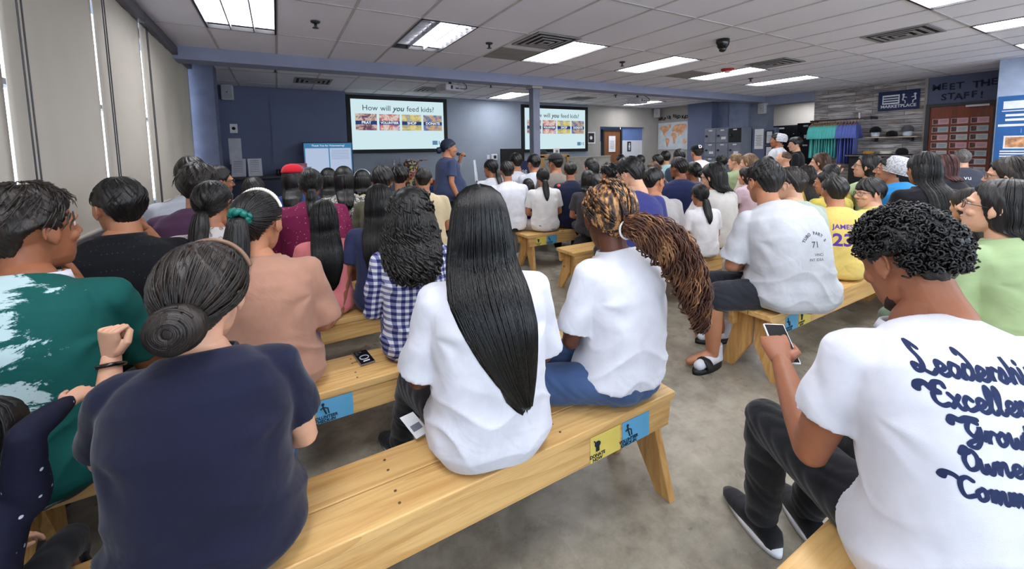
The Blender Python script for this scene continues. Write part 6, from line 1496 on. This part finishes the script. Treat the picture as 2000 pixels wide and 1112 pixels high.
 dict(id='P41', u=1299, v=309, row=R5 + .6, az=26, haz=20, skin='tan', hair='short', shirt=FB(150, 190, 190), pants=BLACKP, label='person with short dark hair below the world map, taller of two'),
 dict(id='P43', u=1283, v=317, row=R5 + .1, az=26, haz=-10, skin='tan', hair='short', shirt=FB(140, 170, 176), pants=BLACKP, label='person with dark hair below the left part of the world map'),
 dict(id='P42', u=1326, v=308, row=R5 - .2, az=30, haz=26, skin='brown', hair='short', shirt=FB(60, 70, 90), pants=BLACKP, label='person with dark hair below the right edge of the world map'),
 dict(id='P48', u=1436, v=317, row=R4 - .4, az=24, haz=-12, skin='light', hair='short', haircol=HL, shirt=FB(160, 178, 136), pants=KHAKI, build=1.15, face=True, label='person in sage green shirt with short fair hair, facing left'),
 dict(id='P48b', u=1408, v=318, row=R5 - .2, az=30, haz=24, fem=True, skin='tan', hair='curlyshort', shirt=FB(60, 60, 64), pants=BLACKP, label='person with dark curly head just left of the sage shirt'),
 dict(id='P49', u=1462, v=319, row=R3 + .1, az=10, haz=-14, fem=True, skin='light', hair='longmed', haircol=HL, shirt=FB(206, 190, 180), pants=BLACKP, face=True, label='person with light brown hair facing left, right of the sage shirt'),
 dict(id='P50', u=1456, v=345, row=R3 - .2, az=16, haz=-6, fem=True, skin='light', hair='longmed', haircol=HD, shirt=FB(222, 196, 208), pants=FB(206, 214, 204), build=.95, face=True, label='child in pale pink tee left of the grey-tee person'),
 dict(id='P51', u=1492, v=357, row=1.41, az=24, haz=26, q=2, skin='tan', hair='short', hs=1.04, shirt=FB(188, 190, 196), pants=FB(40, 42, 50), shorts=True, build=1.25, loose=.03, flare=.022, slen=.85, slv=1.15, lean=17, side=-7, wlegs={'L': ((2.50, 1.66, .53), (2.57, 1.7, .10)), 'R': ((2.72, 1.86, .53), (2.96, 1.9, .10))},
      extra=[arc_text('TUBO PART S', .085, .026, greyink, -.215), txt_back('71', .052, greyink, -.2, offset=.001), txt_back('VINCI', .024, greyink, -.262, .02), txt_back('INT IDEA', .024, greyink, -.292, 0)], label='person in grey printed tee and dark shorts, at the end of the right bench'),
 dict(id='P52', u=1540, v=362, row=1.68, az=28, haz=-8, q=1, skin='light', hair='short', haircol=HD, hs=1.05, shirt=FB(164, 174, 164), pants=FB(190, 180, 170), sleeve='long', build=1.15, loose=.03, face=True, lean=12, legyaw=-30, label='person in pale sage long-sleeved top, second from the bench end, facing left'),
 dict(id='P54', u=1498, v=322, row=R3 + .1, az=30, haz=30, fem=True, skin='tan', hair='longmed', shirt=FB(70, 70, 74), pants=BLACKP, label='person with dark hair whose crown shows above the grey-tee person'),
 dict(id='P53', u=1529, v=312, row=R4 - .7, az=20, haz=-8, skin='light', hair='bald', haircol=HBR, shirt=FB(46, 50, 72), pants=BLACKP, build=1.2, face=True, label='bald person in dark jacket, facing left below the two standing people'),
 dict(id='P57', u=1573, v=346, row=R2 - .25, az=36, haz=34, q=1, fem=True, skin='tan', hair='long', haircol=HD, shirt=FB(206, 182, 96), pants=BLACKP, label='person with long brown hair and mustard striped top'),
 dict(id='P58', u=1600, v=318, row=R3 - .4, az=16, haz=-18, q=1, fem=True, skin='light', hair='longmed', haircol=HBR, shirt=pattern('blouse_rose', (226, 214, 214), 'floral', (186, 90, 100), (70, 70, 90)), pants=BLACKP, face=True, label='person in white top with red and black flowers, facing left'),
 dict(id='P59', u=1622, v=340, row=2.35, az=36, haz=34, skin='tan', hair='crop', shirt=FB(212, 188, 92), pants=BLACKP, build=.95, label='child in yellow behind the number 23 jersey, right of the mustard top'),
 dict(id='P60', u=1613, v=358, row=R1 + .42, az=30, haz=-4, skin='tan', hair='crop', shirt=FB(206, 190, 90), pants=BLACKP, build=.95, face=True, label='child facing left, just left of the number 23 jersey'),
 dict(id='P61', u=1630, v=375, row=R1 + .02, az=52, haz=50, q=1, skin='tan', hair='crop', hs=1.1, shirt=FB(218, 192, 110), pants=FB(206, 170, 70), sleeve='tank', build=1.05, loose=.03, extra=[txt_back('JAMES', .05, purpleink, -.115, offset=.0012), txt_back('23', .135, purpleink, -.22, offset=.004)], label='child in yellow basketball jersey numbered 23'),
 dict(id='P62', u=1698, v=378, row=R1 + .02, az=20, haz=-52, q=2, skin='light', hair='bowl', hs=1.12, shirt=FB(220, 202, 112), pants=BLACKP, build=1.05, face=True, glasses=True, label='child in yellow tee with glasses looking left'),
 dict(id='P63', u=1691, v=326, row=R1 + .55, az=18, haz=-22, q=1, fem=True, skin='light', hair='longmed', shirt=FB(196, 222, 176), pants=BLACKP, build=1.05, face=True, pitch=6, armL=((-.06, .22, -.12), (.03, .3, .12)), handdirL=(.3, .1, 1), glasses=True, label='person in pale green top raising a hand to the face'),
 dict(id='P64', u=1737, v=333, row=R1 + .2, az=22, haz=-14, q=1, fem=True, skin='tan', hair='up', hs=1.05, shirt=FB(44, 134, 196), pants=BLACKP, build=1.2, loose=.03, face=True, pitch=4, extra=[], label='person in bright blue smock and white hair net'),
 dict(id='P65', u=1800, v=331, row=1.3, az=40, haz=36, q=1, fem=True, skin='tan', hair='long', haircol=HST, shirt=FB(26, 26, 32), pants=BLACKP, build=1.1, label='person with long black hair and black top, right of the hair net'),
 dict(id='P66', u=1838, v=327, row=R1 + .05, az=34, haz=-14, q=1, fem=True, skin='light', hair='bob', haircol=HR, shirt=FB(28, 28, 36), pants=BLACKP, sleeve='tank', build=1.1, face=True, glasses=True, label='person with red-brown bob and black off-shoulder top'),
 dict(id='P67', u=1878, v=311, row=R1 + .5, az=60, haz=52, skin='light', hair='short', haircol=HG, shirt=FB(64, 68, 80), pants=BLACKP, build=1.15, extra=[txt_back('vu', .09, whitem, -.12)], label='person with grey hair in dark grey tee before the notice door'),
 dict(id='P68', u=1966, v=345, row=.78, az=24, haz=-10, q=1, fem=True, skin='light', hair='longmed', haircol=HD, hs=1.05, shirt=FB(40, 40, 46), pants=BLACKP, face=True, glasses=True, label='person with glasses and brown hair at the far right edge, facing left'),
 dict(id='P69', u=1888, v=402, row=.86, az=34, haz=30, q=1, fem=True, skin='light', hair='long', haircol=HD, shirt=FB(34, 32, 36), pants=BLACKP, build=1.0, label='person with long dark hair, back turned, left of the green tee'),
 dict(id='P70', u=1944, v=408, row=R0 + .05, az=26, haz=-6, q=2, fem=True, skin='light', hair='longmed', haircol=HB, hs=1.05, shirt=FB(158, 180, 134), pants=FB(96, 110, 90), build=1.15, loose=.028, slen=.9, slv=1.2, face=True, glasses=True, pitch=8, label='person in light green tee and glasses gazing up to the left, right edge'),
 dict(id='P3', u=-25, v=868, row=1.27, az=4, haz=20, q=1, fem=True, skin='light', hair='longmed', shirt=pattern('dots_navy', (22, 23, 42), 'dots', (190, 190, 206), (30, .11, .35)), pants=BLACKP, sleeve='long', build=.95, loose=.024, lean=30, warms={'R': ((45, 850, 1.3), (135, 785, 1.42))}, label='child in navy top with white dots at the bottom left corner'),
 # --- standing
 dict(id='P23', u=877, v=290, row=5.75, az=92, haz=98, q=1, stand=True, skin='tan', hair='bun', haircol=HBL, hs=1.05, shirt=FB(62, 72, 104), pants=BLACKP, build=1.3, belly=.06, loose=.02, hem=-.12, face=True, armR=((.06, -.03, -.27), (.08, .06, -.5)), armL=((-.02, .2, -.18), (.12, .24, .06)), handL='grip', handdirL=(.4, .1, .8), shoes=BLACKP, lean=0, label='person in navy tee and dark trousers standing with a microphone beside the left screen'),
 dict(id='P55', u=1517, v=275, row=4.25, az=-4, haz=-22, q=1, stand=True, skin='brown', hair='short', shirt=FB(204, 204, 210), pants=BLACKP, build=1.1, lean=0, face=True, armL='fold', armR='fold', shoes=BLACKP, extra=[], label='standing person in white tee and pale hair net, by the black lockers'),
 dict(id='P56', u=1552, v=283, row=4.1, az=-20, haz=-40, q=1, stand=True, skin='light', hair='thick', haircol=HST, shirt=FB(20, 20, 24), pants=BLACKP, build=1.1, lean=0, face=True, armL='down', armR='down', shoes=BLACKP, label='standing person in black tee, right of the white-tee person'),
]
netm = NT('net_white'); netm.base(lin((214, 216, 222)), .7, .3); vv_ = netm.noise(netm.coords((90, 90, 90)), 1, 2); netm.bump(vv_, .6, .006)
tr_ = netm.n('BsdfTransparent'); mx_ = netm.n('MixShader'); netm.l(netm.ramp(vv_, [(.42, (.5, .5, .5, 1)), (.55, (.92, .92, .92, 1))]), mx_.inputs[0]); netm.l(tr_.outputs[0], mx_.inputs[1]); netm.l(netm.b.outputs[0], mx_.inputs[2]); netm.l(mx_.outputs[0], [n for n in netm.t.nodes if n.type == 'OUTPUT_MATERIAL'][0].inputs[0]); netm = netm.m
for P in PP:
    if P['id'] == 'P64': P['extra'] = [net(netm, 1.08)]; P['hair'] = 'short'
    if P['id'] == 'P55': P['extra'] = [net(netm, .95)]
    if P.get('stand'): P['group'] = 'people standing in the room'
    if P['id'] == 'P25' or P['id'] == 'P26': pass
    P.setdefault('q', 0)
    person(P)
# sandals of the person in shorts
I = PEOPLE['P51']
for a_ in 'LR':
    A = I['J']['an' + a_]; r_ = I['J']['ft' + a_] + .5
    so = G(); pts = [(.047 * math.sin(t), .055 + .145 * -math.cos(t)) for t in np.linspace(0, 2 * PI, 30, endpoint=False)]; so.prism([(x, y, 0) for x, y in pts], (0, 0, .03))
    o = ob('slide_sandal', so, MATS['black_gloss'] if False else mk('rubber_black', (24, 24, 26), .5), I['o'], True); o.location = (A[0], A[1], 0.001); o.rotation_euler = (0, 0, r_)
    st = G(); st.tube([(.05 * math.cos(t), .09, .03 + .052 * math.sin(t)) for t in np.linspace(0, PI, 14)], .014, 8, False, 2.4, up=(0, 1, 0)); ob('strap', st, MATS['rubber_black'], o, True)
    sk = G(); sk.tube([(0, -.04, .1), (0, -.035, .065), (0, .05, .06), (0, .15, .052)], [.042, .04, .04, .032], 18); sk.tube([(0, -.04, .05), (0, -.038, .12), (0, -.034, .165)], [.044, .041, .043], 18, False); s2 = ob('sock', remesh(sk, .005, 4), WHITE, I['o'], True); s2.location = (A[0], A[1], 0.0); s2.rotation_euler = (0, 0, r_)
# microphone in the speaker's hand
I = PEOPLE['P23']; J = I['J']; W = J['wrL']; mh = np.array(I['M'] @ Vector((0, .13, -.07))); p = pt(I, W + np.array([.0, .05, .05])); m2 = pt(I, mh)
t = thing('microphone', 'black microphone held to the speaker\'s mouth', 'microphone', tuple(m2)); d_ = (p - m2); d_ /= np.linalg.norm(d_)
ob('grille', G().ell((0, 0, 0), (.026, .026, .026)), MATS['grille_grey'] if False else mk('mic_grille', (40, 40, 44), .5, bump=.6, bscale=400), t, True); ob('handle', G().tube([tuple(d_ * .02), tuple(d_ * .2)], [.018, .013], 12), MATS['black_gloss'], t, True)
t = thing('name_sticker', 'white name badge on the speaker\'s navy tee', 'badge', tuple(pt(I, J['neck'] + np.array([.085, .17, -.1])))); t.rotation_euler = (0, 0, I['az']); ob('badge', BX(((-.035, -.002, -.025), (.035, .002, .025))), whitem, t); ob('writing', BX(((-.025, .002, -.004), (.025, .003, .004))), greyink, t)
# phone held low by the person in the lettered tee, paper slip on a lap
I = PEOPLE['P71']; p = pt(I, I['J']['wrL'] + np.array([.03, .07, .03])); t = thing('phone', 'white phone held low by the person in the lettered tee', 'phone', tuple(p), I['az']); t.rotation_euler = (.6, 0, I['az']); ob('body', BX(((-.035, -.075, 0), (.035, .075, .008))), whitem, t, bevel=.004); ob('screen', BX(((-.031, -.07, .008), (.031, .07, .0085))), MATS['black_gloss'], t)
t = thing('paper_slip', 'folded white paper beside the long-haired person in white', 'paper', (.40, 1.5, .478), .3); g = G(); g.prism([(-.03, -.06, 0), (.03, -.06, 0), (.035, .06, .02), (-.025, .06, .025)], (0, 0, .0015)); ob('sheet', g, paper, t); ob('writing', G().prism([(-.02, -.03, .0075), (.02, -.03, .0075), (.022, .0, .0135), (-.018, .0, .0135)], (0, 0, .001)), MATS['grey_ink'], t)
